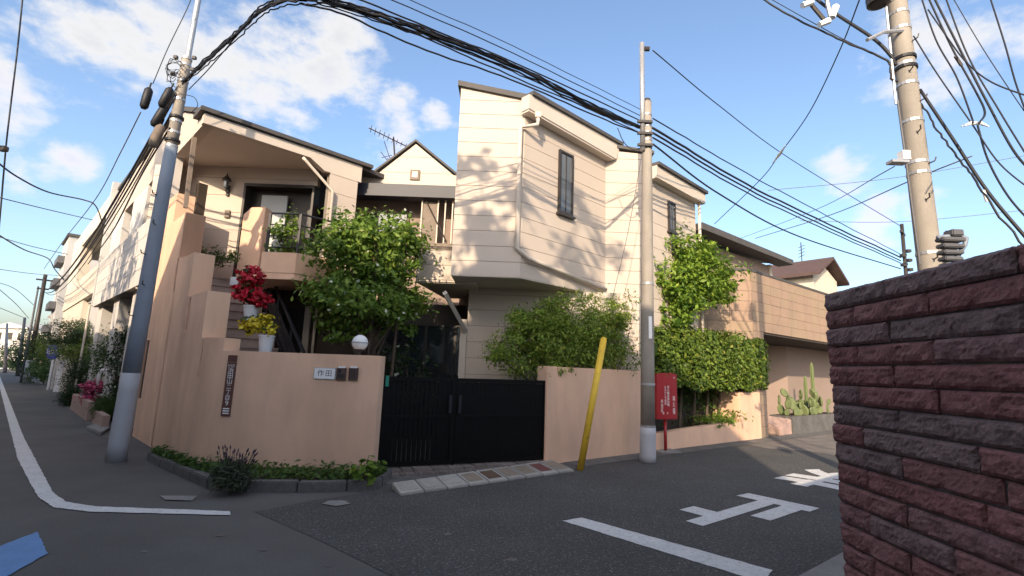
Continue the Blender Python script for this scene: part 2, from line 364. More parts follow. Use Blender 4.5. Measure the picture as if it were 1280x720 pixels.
def text(string, size, matrix, m, parent, name='lettering', xs=1.0, depth=0.0):
    cu = bpy.data.curves.new(name, 'FONT'); cu.body = string; cu.size = size; cu.align_x = 'CENTER'; cu.align_y = 'CENTER'; cu.extrude = depth
    o = bpy.data.objects.new(name, cu); COL.objects.link(o)
    dg = bpy.context.evaluated_depsgraph_get(); me = bpy.data.meshes.new_from_object(o.evaluated_get(dg))
    bpy.data.objects.remove(o); me.transform(matrix @ Matrix.Diagonal((xs, 1, 1, 1)))
    me.materials.clear(); return link(name, me, m, parent)
def copy_tree(o, offset, parent=None):
    c = o.copy(); COL.objects.link(c)
    if parent is None: c.location = Vector(o.location) + Vector(offset)
    else: c.parent = parent
    for ch in list(o.children): copy_tree(ch, offset, c)
    return c

# ================================================================== SETTING
def sheet(name, pts, z, m, kind='structure', parent=None):
    me = bpy.data.meshes.new(name); P_ = [(float(p[0]), float(p[1]), z) for p in pts]
    area = sum(P_[i][0] * P_[(i + 1) % len(P_)][1] - P_[(i + 1) % len(P_)][0] * P_[i][1] for i in range(len(P_)))
    if area < 0: P_ = P_[::-1]
    me.from_pydata(P_, [], [tuple(range(len(P_)))]); me.update()
    o = link(name, me, m, parent)
    if parent is None: o['kind'] = kind
    return o
sheet('ground', [(-300, -300), (300, -300), (300, 300), (-300, 300)], 0.0, 'asphalt')
RD = dirv(51.2); RN = np.array([RD[1], -RD[0]])         # street to the right; RN points into the street
LD = dirv(-45.6)                                        # street to the left, away from the camera
W0 = np.array([-5.22, 8.12])
FW = Face((0.69, 8.82), 51.2)                           # boundary line of the right-hand street
FL = Face(W0, 134.4)                                    # boundary line of the left-hand street
# coarser surfacing of the right-hand street, one sheet proud of the old asphalt
b0, b1, b2 = G(318, 640), G(400, 676), G(492, 722)
far = FW.p0 + RD * 60
sheet('road', [b0, b1, b2, (-0.2, 2.6), (1.35, 2.05), far + RN * 6.2, far, FW.P(-0.1, 0, 0.45), G(480, 614), G(400, 624)], 0.004, 'asphalt_coarse')
sunlit_pts = [FW.P(s_, 0, d_)[:2] for s_, d_ in ((6.2, .45), (6.0, 1.0), (6.5, 1.6), (6.4, 2.3), (7.0, 2.9), (6.9, 3.6), (7.6, 4.3), (7.5, 5.2), (8, 6.2), (60, 6.2), (60, .45))]
sheet('road', sunlit_pts, 0.0065, 'asphalt_sunlit_and_patch')  # sunlit end of the street put into the colour, edged where sun begins
# concrete gutters
sheet('gutter', [FW.P(0.4, 0, .42), FW.P(60, 0, .42), FW.P(60, 0, 0), FW.P(0.4, 0, 0)], 0.008, 'concrete_dark')
q0, q1 = G(985, 728), G(1060, 688); dq = (q1 - q0) / np.linalg.norm(q1 - q0); nq = np.array([dq[1], -dq[0], 0])
sheet('gutter', [q0 - dq * 1.2, q1 + dq * 50, q1 + dq * 50 + nq * .55, q0 - dq * 1.2 + nq * .55], 0.008, 'concrete')
sheet('gutter', [FL.P(-2.6, 0, .02), FL.P(-60, 0, .02), FL.P(-60, 0, .45), FL.P(-2.6, 0, .45)], 0.006, 'concrete_dark')

rgs = random.Random(17)
def spot(c, rx, ry, m, z):
    sheet('road_patch', [(c[0] + rx * math.cos(t) * rgs.uniform(.7, 1.15), c[1] + ry * math.sin(t) * rgs.uniform(.7, 1.15)) for t in np.linspace(0, 2 * math.pi, 19)[:-1]], z, m)
for x_, y_, r_ in ((330, 688, .03), (410, 708, .02), (275, 670, .035), (560, 668, .04), (640, 700, .05), (840, 690, .05), (180, 690, .03)): spot(G(x_, y_), r_, r_ * .7, 'asphalt_sunlit_and_patch', .0055)
# painted road markings
def marking(name, pts, label, m='paint', z=0.009, rag=True):
    """flat paint; the outline is broken a little where traffic has worn it"""
    rg = random.Random(hash(label) % 999); P_ = []
    for i in range(len(pts)):
        a, b = np.array(pts[i][:2]), np.array(pts[(i + 1) % len(pts)][:2]); L_ = np.linalg.norm(b - a); k = max(1, int(L_ / 0.06)) if rag else 1
        nn = np.array([-(b - a)[1], (b - a)[0]]) / max(L_, 1e-6)
        for j in range(k):
            q = a + (b - a) * j / k
            if j: q = q + nn * rg.uniform(-.006, .006)
            P_.append(q)
    o = sheet(name, P_, z, m, kind=None); del o['kind']; return setp(o, label, 'road marking')
e_in = [G(0, 486), G(30, 548), G(66, 616), G(82, 628), G(120, 634), G(287, 640)]
e_out = [G(288, 645), G(110, 640.5), G(66, 635), G(47, 622), G(22, 575), G(0, 530)]
for L_ in (e_in, e_out): pass
lin = G(0, 486); lout = G(0, 530)
ext = np.array([*LD, 0]) * 30
marking('edge_line', [lout + ext, lin + ext] + e_in[1:] + e_out[:-1], 'long white edge line running down the left street and bending at the corner')
marking('stop_line', [G(703, 652), G(727, 648), G(966, 714), G(958, 724), G(930, 722)], 'thick white stop line across the right street')
marking('blue_marking', [G(-40, 705), G(0, 684), G(46, 666), G(60, 693), G(8, 722), G(-30, 745)], 'blue painted bar on the asphalt at the lower left', 'paint_blue')
# sideways lettering of the stop marking, stretched along the street
def street_text(ch, centre, wide, long_, label):
    d2 = np.array([*RD, 0]); a2 = np.array([-RD[1], RD[0], 0])
    m = Matrix(((-a2[0], d2[0], 0), (-a2[1], d2[1], 0), (0, 0, 1))).to_4x4(); m.translation = Vector((centre[0], centre[1], 0.010))
    cu = bpy.data.curves.new('stop_character', 'FONT'); cu.body = ch; cu.size = 1; cu.align_x = 'CENTER'; cu.align_y = 'CENTER'; cu.offset = 0.045
    o = bpy.data.objects.new('stop_character', cu); COL.objects.link(o)
    dg = bpy.context.evaluated_depsgraph_get(); me = bpy.data.meshes.new_from_object(o.evaluated_get(dg)); bpy.data.objects.remove(o)
    co_ = np.array([v.co[:] for v in me.vertices]); lo, hi = co_.min(0), co_.max(0)
    sx, sy = wide / (hi[0] - lo[0]), long_ / (hi[1] - lo[1]); c_ = (lo + hi) / 2
    me.transform(m @ Matrix.Diagonal((-sx, -sy, 1, 1)) @ Matrix.Translation((-c_[0], -c_[1], 0)))
    me.flip_normals(); me.materials.clear(); return setp(link('stop_character', me, 'paint'), label, 'road marking')
def stop_glyph():
    """the first character: base bar, tall centre stroke with a side branch, short left stroke"""
    O = np.array([3.62, 6.84]); ur = np.array([-RD[1], RD[0]]); uf = -RD; mb = MB(); me = bpy.data.meshes.new('stop_character')
    P2 = lambda u, v: tuple(O + ur * u + uf * v)
    out_ = [(-.46, 0), (.44, 0), (.44, .3), (.17, .3), (.17, 1.32), (.46, 1.32), (.46, 1.62), (.17, 1.62), (.17, 1.98), (-.04, 1.98), (-.04, .3), (-.13, .3), (-.13, 1.12), (-.35, 1.12), (-.35, .3), (-.46, .3)]
    P_ = [P2(u + random.Random(k).uniform(-.012, .012), v) for k, (u, v) in enumerate(out_)]
    o = sheet('stop_character', P_, 0.0105, 'paint', kind=None); del o['kind']; return setp(o, 'white road character nearest the stop line', 'road marking')
stop_glyph()
street_text('ま', (5.15, 8.42), 1.0, 1.9, 'white road character beside the brick wall end')

# ------------------------------------------------------------------ corner garden wall of pink stucco
tl = 0.367; sc_ = 1.174
path = [FL.P(s_)[:2] for s_ in np.linspace(-3.3, sc_ - tl, 40)]
cen = np.array([path[-1][0], path[-1][1]]) - FL.o * 0.9
for k in range(1, 13):
    an = R(134.4 - 44.4 * k / 12); dd = np.array([math.sin(an), math.cos(an)]); oo = np.array([dd[1], -dd[0]]); path.append(tuple(cen + oo * 0.9))
xe = -1.87
for x in np.linspace(path[-1][0], xe, 26)[1:]: path.append((x, path[52 - 1][1]))
path = np.array(path); seg = np.linalg.norm(np.diff(path, axis=0), axis=1); tt = np.concatenate([[0], np.cumsum(seg)])
def pth(t, d=0.0):
    x = np.interp(t, tt, path[:, 0]); y = np.interp(t, tt, path[:, 1]); e = 0.03
    dx = np.interp(t + e, tt, path[:, 0]) - np.interp(t - e, tt, path[:, 0]); dy = np.interp(t + e, tt, path[:, 1]) - np.interp(t - e, tt, path[:, 1])
    l = math.hypot(dx, dy); return np.array([x + d * dy / l, y - d * dx / l])
fine_t = np.linspace(0, tt[-1], 1500); fine_az = np.array([math.atan2(*pth(t)) for t in fine_t])
def path_px(px, py):
    d = ray(px, py); i = int(np.argmin(abs(fine_az - math.atan2(d[0], d[1])))); p = pth(fine_t[i])
    return fine_t[i], EYE + d[2] * (np.hypot(*p) / math.hypot(d[0], d[1]))
gw = empty('garden_wall', (-3.2, 7.5, 0), 'pink stucco corner wall with stepped parapet, slits and rounded corner', 'wall')
def wall_run(mb, t0, t1, z0, z1, d0=0.0, d1=-0.33):
    k = max(1, int((t1 - t0) / 0.09)); T = np.linspace(t0, t1, k + 1)
    f_, b_ = [pth(t, d0) for t in T], [pth(t, d1) for t in T]; n = k + 1
    v = [(*p, z0) for p in f_] + [(*p, z1) for p in f_] + [(*p, z0) for p in b_] + [(*p, z1) for p in b_]; fs_ = []
    for i in range(k):
        fs_ += [(i, i + 1, n + i + 1, n + i), (2 * n + i + 1, 2 * n + i, 3 * n + i, 3 * n + i + 1), (n + i, n + i + 1, 3 * n + i + 1, 3 * n + i)]
    fs_ += [(0, n, 3 * n, 2 * n), (k, 2 * n + k, 3 * n + k, n + k)]
    mb.add(v, fs_)
steps_ = [((222, 241), None), ((232, 266), None), ((243, 315), None), ((260, 363), None), ((281, 422), None)]
edges = [0.0, path_px(209, 250)[0]]; tops = [3.13]
for (p_, _) in steps_:
    t_, z_ = path_px(*p_); edges.append(t_); tops.append(z_)
edges.append(tt[-1]); tops.append(1.705)
slits = []
for (a_, b_, w_) in [((223.5, 322), (221.5, 362), .16), ((238, 372), (236, 412), .12), ((254, 426), (252, 472), .06), ((185, 425), (180, 500), .36)]:
    t_, zt = path_px(*a_); t2, zb = path_px(*b_); slits.append((t_, w_, zb, zt))
slits.sort()
mbw = MB(); rec = []
for i, zt in enumerate(tops):
    t0, t1 = edges[i], edges[i + 1]; th = -0.33 if i < 6 else -0.26; cur = t0
    for (ts, w_, zb, z2) in slits:
        if t0 < ts < t1:
            wall_run(mbw, cur, ts - w_ / 2, -0.1, zt, 0, th); wall_run(mbw, ts - w_ / 2, ts + w_ / 2, -0.1, zb, 0, th)
            if z2 < zt: wall_run(mbw, ts - w_ / 2, ts + w_ / 2, z2, zt, 0, th)
            wall_run(mbw, ts - w_ / 2, ts + w_ / 2, zb, min(z2, zt), -0.12, th); cur = ts + w_ / 2
    wall_run(mbw, cur, t1, -0.1, zt, 0, th)
mbw.build('wall', 'stucco', gw)
ts, w_, zb, z2 = max(slits, key=lambda q: q[1])
mb = MB()
for k in range(14):
    z_ = zb + (z2 - zb) * (k + .5) / 14; p0_ = pth(ts - w_ / 2 + .01, -.012); p1_ = pth(ts + w_ / 2 - .01, -.012); mb.tube([(*p0_, z_), (*p1_, z_)], 0.012, 4)
mb.build('grille', 'frame_dark', gw)
mb = MB(); wall_run(mb, ts - w_ / 2 + .004, ts + w_ / 2 - .004, zb + .004, z2 - .004, -.015, -.118); mb.build('slit_panel', 'ink', gw)
FWf = Face((-4.013, float(path[-1][1])), 90)             # front plane of the low corner wall

# address sign, name plate, intercom and bell on the low wall
s0, z0 = FWf.px(292, 444); s1, z1 = FWf.px(282, 520)
sc0 = (s0 + s1) / 2
a = empty('address_sign', FWf.P(sc0, z1), 'tall narrow brown address plate with white characters on the pink wall', 'sign')
MB().rect(FWf, sc0 - .065, sc0 + .065, z1, z0 - .105, .004, .016).build('plate', 'sign_brown', a)
MB().rect(FWf, sc0 - .065, sc0 + .065, z0 - .095, z0, .004, .016).build('header_plate', 'sign_brown', a)
zz = z0 - .105 - .06
text('杉並区', .035, FWf.mat(sc0, zz + .015, .0175), 'white_print', a)
for ch, sz in zip('浜田山二丁目9', (.088, .088, .088, .075, .075, .08, .1)):
    zz -= .077; text(ch, sz, FWf.mat(sc0, zz + .02, .0175), 'white_print', a)
for k in range(3): MB().rect(FWf, sc0 - .045, sc0 + .045, z1 + .03 + k * .033, z1 + .047 + k * .033, .016, .0175).build('print_line', 'white_print', a)
s0, z0 = FWf.px(394, 460); s1, z1 = FWf.px(418.5, 474)
a = empty('name_plate', FWf.P((s0 + s1) / 2, z1), 'white name plate with two black characters on the pink wall', 'sign')
MB().rect(FWf, s0, s1, z1, z0, .004, .02).build('plate', 'plate_white', a, bevel=.002)
MB().rect(FWf, s0 - .01, s1 + .01, z1 - .01, z0 + .01, .001, .008).build('surround', 'steel', a)
for ch, fx in (('作', .31), ('田', .7)): text(ch, .1, FWf.mat(s0 + (s1 - s0) * fx, (z0 + z1) / 2, .0215), 'ink', a)
for px_, lb, ca in ((422, 'dark brown intercom with camera eye beside the white name plate', 'intercom'), (437, 'plain dark brown bell box nearest the gate', 'bell box')):
    s0, z0 = FWf.px(px_, 459.5); s1, z1 = FWf.px(px_ + 10.5, 475.5)
    a = empty('intercom' if 'camera' in lb else 'bell_box', FWf.P((s0 + s1) / 2, z1), lb, ca)
    MB().rect(FWf, s0, s1, z1, z0, .004, .035).build('case', 'device_brown', a, bevel=.006)
    MB().rect(FWf, s0 + .02, s1 - .02, z0 - .004, z0 + .02, .004, .03).build('rain_cap', 'plate_white', a)
    if 'camera' in lb:
        MB().rect(FWf, s0 + .03, s0 + .065, z0 - .07, z0 - .025, .034, .04).build('lens', 'ink', a)
        MB().rect(FWf, s0 + .02, s1 - .02, z1 + .03, z1 + .09, .034, .038).build('speaker_panel', 'frame_dark', a)
    else:
        for k in range(4): MB().rect(FWf, s0 + .02 + k * .022, s0 + .03 + k * .022, z1 + .03, z0 - .03, .034, .038).build('rib', 'frame_dark', a)

# planting bed kerb round the corner
kp = [FL.P(-.55, 0, .10)[:2], FL.P(-.1, 0, .3)[:2], G(262, 614)[:2] + np.array([0, .03]), G(300, 616)[:2], G(400, 616)[:2], G(470, 613)[:2], G(487, 602)[:2], (-1.62, 7.45)]
kp = [np.array(p, float) for p in catmull([np.array([*p, 0]) for p in kp[:3]], 3)] + [np.array([*p, 0]) for p in kp[3:]]
kp = [p[:2] for p in kp]
kb = empty('kerb', (-2.6, 6.4, 0), kind='structure')
inner = []
L_ = [0]
for i in range(1, len(kp)): L_.append(L_[-1] + np.linalg.norm(kp[i] - kp[i - 1]))
def kpt(t): return np.array([np.interp(t, L_, [p[0] for p in kp]), np.interp(t, L_, [p[1] for p in kp])])
nk = int(L_[-1] / .55)
for k in range(nk):
    t0, t1 = L_[-1] * k / nk + .006, L_[-1] * (k + 1) / nk - .006; T = np.linspace(t0, t1, 4); o_, i_ = [], []
    for t in T:
        p = kpt(t); dv = kpt(min(t + .05, L_[-1])) - kpt(max(t - .05, 0)); dv /= np.linalg.norm(dv); nn = np.array([-dv[1], dv[0]]); o_.append(p); i_.append(p + nn * .13)
    hz = .125 + random.Random(k).uniform(-.008, .008)
    MB().slab(o_ + i_[::-1], -.02, hz).build('kerb_stone', 'concrete_dark', kb, bevel=.012)
bed = [kpt(t) for t in np.linspace(.1, L_[-1] - .1, 16)]
ins = [kpt(t) + (np.array([-3.2, 8.2]) - kpt(t)) * .05 for t in np.linspace(.05, L_[-1] - .05, 20)]
MB().slab([tuple(p) for p in ins] + [(-1.7, 7.6), (-4.4, 7.6), (-5.2, 8.5)], -.01, .10).build('planting_bed', 'soil', kind='structure')
# small concrete patches at the foot of the kerb, gutter cover near the left pole
def patch(pts, label, m='concrete', z=.013, name='concrete_patch'):
    o = sheet(name, pts, z, m, kind=None); del o['kind']; return setp(o, label, 'concrete patch')
patch([G(200, 621), G(246, 621), G(240, 627), G(206, 626)], 'pale concrete wedge on the asphalt at the kerb corner')
patch([G(402, 631), G(412, 627), G(430, 627), G(438, 631), G(420, 634)], 'small pale concrete wedge below the middle of the kerb')
mb = MB(); q = [G(107, 537), G(122, 532), G(137, 538), G(126, 545)]
mb.slab([tuple(p[:2]) for p in q], 0.0, .07).build('kerb_ramp', 'concrete', label='grey kerb ramp plate lying beside the left pole', cat='kerb ramp', bevel=.01)

# ------------------------------------------------------------------ right-hand garden wall, low planter wall
s_end = FW.px(818, 464)[0]
rw = empty('garden_wall', FW.P(1.5), 'plain pink stucco wall between the black gate and the tall grey pole', 'wall')
MB().rect(FW, 0.0, s_end, -.1, 1.655, -.20, 0).build('wall', 'stucco', rw, bevel=.012)
MB().rect(FW, -.05, .22, -.1, 1.66, -.24, .012).build('pier', 'stucco', rw, bevel=.012)
pw = empty('planter_wall', FW.P(5.5), 'low pink planter wall with end pier under the hedge', 'wall')
MB().prism(FW, [(s_end + .02, -.1), (6.75, -.1), (6.75, .5), (s_end + .02, .36)], -.18, .0).build('wall', 'stucco', pw, bevel=.01)
MB().rect(FW, 6.752, 7.9, -.1, 1.22, -.75, .004).build('pier', 'stucco', pw, bevel=.012)
MB().rect(FW, s_end + .02, 6.75, -.1, 2.0, -.95, -.78).build('back_wall', 'brown_wall', pw)
MB().slab([FW.P(s_end + .03, 0, -.18)[:2], FW.P(6.74, 0, -.18)[:2], FW.P(6.74, 0, -.78)[:2], FW.P(s_end + .03, 0, -.78)[:2]], 0, .34).build('soil', 'soil', pw)

# ------------------------------------------------------------------ black gate, threshold, ramp blocks
FG = Face((-1.92, 7.64), 65)
gt = empty('driveway_gate', FG.P(1.4), 'black metal driveway gate with slatted left leaf and solid right leaf', 'gate')
for a0, a1 in ((.02, 1.17), (1.2, 2.84)):
    lf = MB(); th = .05
    for (x0, x1, z0, z1) in ((a0, a0 + .06, .09, 1.41), (a1 - .06, a1, .09, 1.41), (a0 + .06, a1 - .06, 1.35, 1.41), (a0 + .06, a1 - .06, .09, .15), (a0 + .06, a1 - .06, .78, .83)):
        lf.rect(FG, x0, x1, z0, z1, -.03, .03)
    L1 = lf.build('leaf_frame', 'black_metal', gt, bevel=.004)
    n = int((a1 - a0 - .12) / .072); wd = (a1 - a0 - .12) / n
    for k in range(n):
        g_ = .007 if a0 < 1 and 1 < k < n - 3 else .0015
        x0 = a0 + .06 + k * wd + g_; x1 = a0 + .06 + (k + 1) * wd - g_
        MB().rect(FG, x0, x1, .152, 1.348, -.012, .012).build('slat', 'black_metal', gt)
MB().rect(FG, 1.06, 1.11, .86, 1.14, .031, .075).build('handle', 'rail_black', gt, bevel=.01)
MB().rect(FG, 1.22, 1.27, .86, 1.14, .031, .075).build('handle', 'rail_black', gt, bevel=.01)
MB().tube([FG.P(1.185, .02, .0), FG.P(1.185, 1.45, .0)], .028, 8).build('post', 'black_metal', gt)
MB().tube([FG.P(-.02, .0, -.02), FG.P(-.02, 1.42, -.02)], .035, 8).build('post', 'black_metal', gt)
MB().tube([FG.P(2.86, .0, -.02), FG.P(2.86, 1.42, -.02)], .03, 8).build('post', 'black_metal', gt)
s_, z_ = FG.px(476, 472); t_ = MB().rect(FG, .05, .1, 1.26, 1.42, .032, .045).build('notice_tag', 'green_tag', gt)
# stone threshold in front of the gate
th = empty('threshold', FG.P(1.3), kind='structure')
rg = random.Random(4); x = -.05
while x < 2.95:
    w_ = rg.uniform(.16, .3); MB().rect(FG, x, min(x + w_, 2.98) - .008, -.02, .075 + rg.uniform(-.006, .006), -.06, .24).build('threshold_stone', 'stone', th, bevel=.008); x += w_
x = -.05
while x < 2.95:
    w_ = rg.uniform(.05, .08); MB().rect(FG, x, min(x + w_, 2.98) - .005, -.02, .045 + rg.uniform(-.004, .004), .245, .36).build('threshold_cobble', 'stone', th, bevel=.006); x += w_
MB().slab([FG.P(-.1, 0, .245)[:2], FG.P(3.0, 0, .245)[:2], FG.P(2.9, 0, .7)[:2], FG.P(.0, 0, .75)[:2]], -.01, .012).build('threshold_bed', 'concrete_dark', th)
# ramp blocks over the gutter
r_a, r_b, r_c, r_d = G(489, 612)[:2], G(690, 581)[:2], G(718, 590)[:2], G(500, 621)[:2]
lab = ['leftmost pale concrete ramp block in front of the gate', 'second pale ramp block from the left, chipped edge', 'third ramp block from the left, pale with rusty smear', 'fourth ramp block from the left, beige',
       'dark brown ramp block in the middle of the row', 'sixth ramp block from the left, tan beside dark brown block', 'seventh ramp block from the left, sandy', 'dark red ramp block near the yellow post', 'rightmost tan ramp block at the foot of the yellow post']
mm = ['slab_pale', 'slab_pale', 'slab_pale', 'slab_tan', 'slab_brown', 'slab_tan', 'slab_tan', 'slab_red', 'slab_tan']
for k in range(9):
    f0, f1 = (k + .02) / 9, (k + .98) / 9; L2 = lambda a, b, t: tuple(np.array(a) + (np.array(b) - np.array(a)) * t)
    root = empty('ramp_block', (*L2(r_d, r_c, (f0 + f1) / 2), 0), lab[k], 'ramp block', 'ramp blocks in front of the gate')
    MB().slab([L2(r_d, r_c, f0), L2(r_d, r_c, f1), L2(r_a, r_b, f1), L2(r_a, r_b, f0)], 0.0, [.035, .035, .085, .085]).build('block', 'slab_pale', root, bevel=.008)
    i0, i1 = f0 + .014, f1 - .014; A_, B_ = L2(r_d, r_a, .2), L2(r_c, r_b, .2); C_, D_ = L2(r_d, r_a, .85), L2(r_c, r_b, .85)
    MB().slab([L2(A_, B_, i0), L2(A_, B_, i1), L2(C_, D_, i1), L2(C_, D_, i0)], .02, [.049, .049, .0815, .0815]).build('inset_face', mm[k], root)

# yellow leaning guard post
p0_, p1_ = G(725, 588), D(755, 422, 8.5)
yb = empty('guard_post', p0_, 'leaning yellow guard post against the pink wall', 'post')
MB().tube([p0_, p0_ + (p1_ - p0_) * .985], .056, 14).build('sleeve', 'yellow', yb, smooth=True)
MB().tube([p0_ + (p1_ - p0_) * .985, p1_], [.05, .044], 14).build('cap', 'yellow', yb)

# ================================================================== HOUSE
H = empty('corner_house', (-2.5, 11.5, 0), 'cream two-storey house with overhanging bay, gable and outside stair', 'house')
C0 = FL.P(*FL.px(257, 143)); FF = Face(C0, 44.4); ZE = 6.24
# left-street facade: upper wall, window recesses, tiled band
sF = lambda x, y: FL.px(x, y)
zr = 7.15
rake = [(-1.23, 6.03), (-1.23, 6.24), (-3.0, 6.95), (-3.9, zr), (-11.6, zr), (-11.6, 6.03)]
MB().prism(FL, rake, 0.0, -.18).build('wall', 'siding', H)
MB().prism(FL, [(-1.2, 6.26), (-3.0, 6.97), (-3.9, zr + .02), (-11.6, zr + .02), (-11.6, zr + .12), (-3.9, zr + .12), (-3.0, 7.07), (-1.1, 6.33)], .06, -.4).build('roof_edge', 'roof_dark', H)
for a0, a1 in ((-11.6, -9.6), (-8.1, -6.1), (-4.6, -3.4)):
    MB().rect(FL, a0, a1, 4.66, 6.028, .0, -.18).build('wall', 'siding_pale', H)
for a0, a1 in ((-9.6, -8.1), (-6.1, -4.6)):
    wn = MB().rect(FL, a0 + .05, a1 - .05, 4.7, 6.0, -.5, -.54).build('window', 'glass_dark', H)
    fr = MB()
    for x0, x1, z0, z1 in ((a0 + .01, a0 + .08, 4.68, 6.02), (a1 - .08, a1 - .01, 4.68, 6.02), (a0 + .08, a1 - .08, 5.94, 6.02), (a0 + .08, a1 - .08, 4.68, 4.76), ((a0 + a1) / 2 - .03, (a0 + a1) / 2 + .03, 4.76, 5.94)):
        fr.rect(FL, x0, x1, z0, z1, -.44, -.52)
    fr.build('window_frame', 'frame_dark', wn)
    for x0 in (a0 - .12, a1 + .002): MB().rect(FL, x0, x0 + .118, 4.66, 6.028, -.182, -.55).build('reveal', 'siding', H)
# tiled band with courses, one slab of facing per panel
MB().rect(FL, -11.6, -3.4, 3.14, 4.655, .155, -.55).build('band_core', 'siding_joint', H)
for r_ in range(4):
    for c_ in range(9):
        a0 = -11.6 + 8.2 * c_ / 9; a1 = a0 + 8.2 / 9; z0 = 3.14 + r_ * .379; MB().rect(FL, a0 + .006, a1 - .006, z0 + .006, z0 + .373, .157, .18).build('facing_panel', 'siding_pale', H)
MB().rect(FL, -3.4, -3.3, 3.14, 4.655, .18, -.5).build('band_end', 'trim_cream', H)
for a0 in (-11.5, -8.4, -5.6): MB().rect(FL, a0, a0 + .9, 0, 3.138, .02, -.5).build('pier', 'siding_pale', H)
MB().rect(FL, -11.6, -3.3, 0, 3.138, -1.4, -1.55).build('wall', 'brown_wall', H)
# body of the house behind (closes the volume)
bk = [FL.P(-11.55, 0, -.56)[:2], FL.P(-3.45, 0, -.56)[:2], FL.P(-3.9, 0, -2.4)[:2], (-4.2, 12.6), (-1.4, 12.6), (-.9, 10.7), (0.1, 10.7), (2.1, 12.2), (3.4, 12.3), (5.4, 14.3), (1.5, 19), (-6, 19)]
MB().slab(bk, 0, 5.6).build('body', 'brown_wall', H)

# canopy: roof slab, fascia, soffit
fe = FF.px(389, 187)[0]; fend = 3.32
MB().prism(FF, [(-.02, 6.04), (fe, 6.06), (2.42, 5.86), (fend, 5.86), (fend, 6.26), (-.02, 6.24)], 0.0, -.14).build('fascia', 'trim_cream', H)
MB().prism(FF, [(-.1, 6.262), (fend + .25, 6.28), (fend + .25, 6.36), (-.1, 6.345)], .07, -.5).build('roof_edge', 'roof_dark', H)
A_ = FL.P(-1.3, 0, -.145)[:2]; B_ = FF.P(fe, 0, -.145)[:2]; C_ = FF.P(2.6, 0, -.145)[:2]
MB().slab([A_, B_, C_, (-3.9, 11.5), (-8.4, 11.5), FL.P(-3.4, 0, -.15)[:2]], 6.07, 6.14).build('soffit', 'soffit', H)
rf = [FL.P(-1.25, 0, -.05)[:2], FF.P(fend, 0, -.05)[:2], (-1.6, 14.5), FL.P(-11.6, 0, -3.5)[:2], FL.P(-11.6, 0, -.1)[:2], FL.P(-3.9, 0, -.1)[:2]]
MB().slab(rf, [6.22, 6.22, 6.25, 7.1, 7.1, 7.1], [6.3, 6.3, 6.5, 7.2, 7.2, 7.2]).build('roof', 'roof_dark', H)
# entrance wall with boards, door opening, lamp and switch
FE = Face((-8.5, 11.1), 90); ex = lambda x, y: FE.px(x, y)
d0_, zt_ = ex(306, 230); d1_, _ = ex(394, 232); zL = 3.3
siding(FE, [(.0, zL - .2), (d0_, zL - .2), (d0_, 6.065), (.0, 6.065)], .42, 3.28, H)
siding(FE, [(d0_, zt_ + .02), (d1_ + .05, zt_ + .02), (d1_ + .05, 6.065), (d0_, 6.065)], .42, 3.28, H)
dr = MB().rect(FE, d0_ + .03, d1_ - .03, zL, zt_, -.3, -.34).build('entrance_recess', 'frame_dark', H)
dd_ = MB().rect(FE, *[ex(316, 300)[0], ex(349, 300)[0]], zL + .02, ex(330, 241)[1], -.16, -.22).build('door', 'door_grey', H, bevel=.006)
MB().rect(FE, ex(345, 300)[0], ex(346.5, 300)[0], 4.2, 4.5, -.16, -.11).build('handle', 'steel', dd_)
dfr = MB()
for x0, x1, z0, z1 in ((d0_, d0_ + .05, zL, zt_ + .02), (d1_ - .05, d1_, zL, zt_ + .02), (d0_ + .05, d1_ - .05, zt_ - .05, zt_ + .019)): dfr.rect(FE, x0, x1, z0, z1, .02, -.3)
dfr.build('door_frame', 'frame_dark', H)
lx, lz = ex(287, 230)
lm = MB(); c_ = FE.P(lx, 0, .13)
lm.lathe((c_[0], c_[1], lz - .16), [(.02, 0), (.05, .03), (.06, .16), (.075, .2)], 6)
L1 = lm.build('lamp_glass', 'glass_grey', H, label='wall lantern on the entrance wall')
lm = MB(); lm.lathe((c_[0], c_[1], lz + .045), [(.11, 0), (.09, .03), (.03, .1), (.012, .13), (.012, .17)], 6); lm.rect(FE, lx - .03, lx + .03, lz - .3, lz - .05, 0, .05); lm.tube([FE.P(lx, lz - .25, .03), FE.P(lx, lz - .2, .13), FE.P(lx, lz - .16, .13)], .015, 6)
lm.build('lamp_body', 'frame_dark', L1)
bx, bz = ex(285, 268); MB().rect(FE, bx - .06, bx + .06, bz - .09, bz + .09, 0, .05).build('meter_box', 'wood_weathered', H, bevel=.008)
# right end of the entrance recess: return wall in line with the eaves, boards
w0_ = FF.px(405, 300)[0]
siding(FF, [(w0_, 2.9), (fend - .08, 2.9), (fend - .08, 5.858), (w0_, 5.858)], .42, 2.9, H)
# downpipe from the canopy
ga = FF.P(fe - .18, 5.98, .05); gb = FF.P(w0_ + .06, FF.px(409, 238)[1], .06); gc = (gb[0], gb[1], 2.6)
MB().tube([ga, FF.P(fe - .12, 5.93, .06)] + catmull([gb, gc], 1), .034, 10).build('downpipe', 'trim_cream', H, smooth=True)
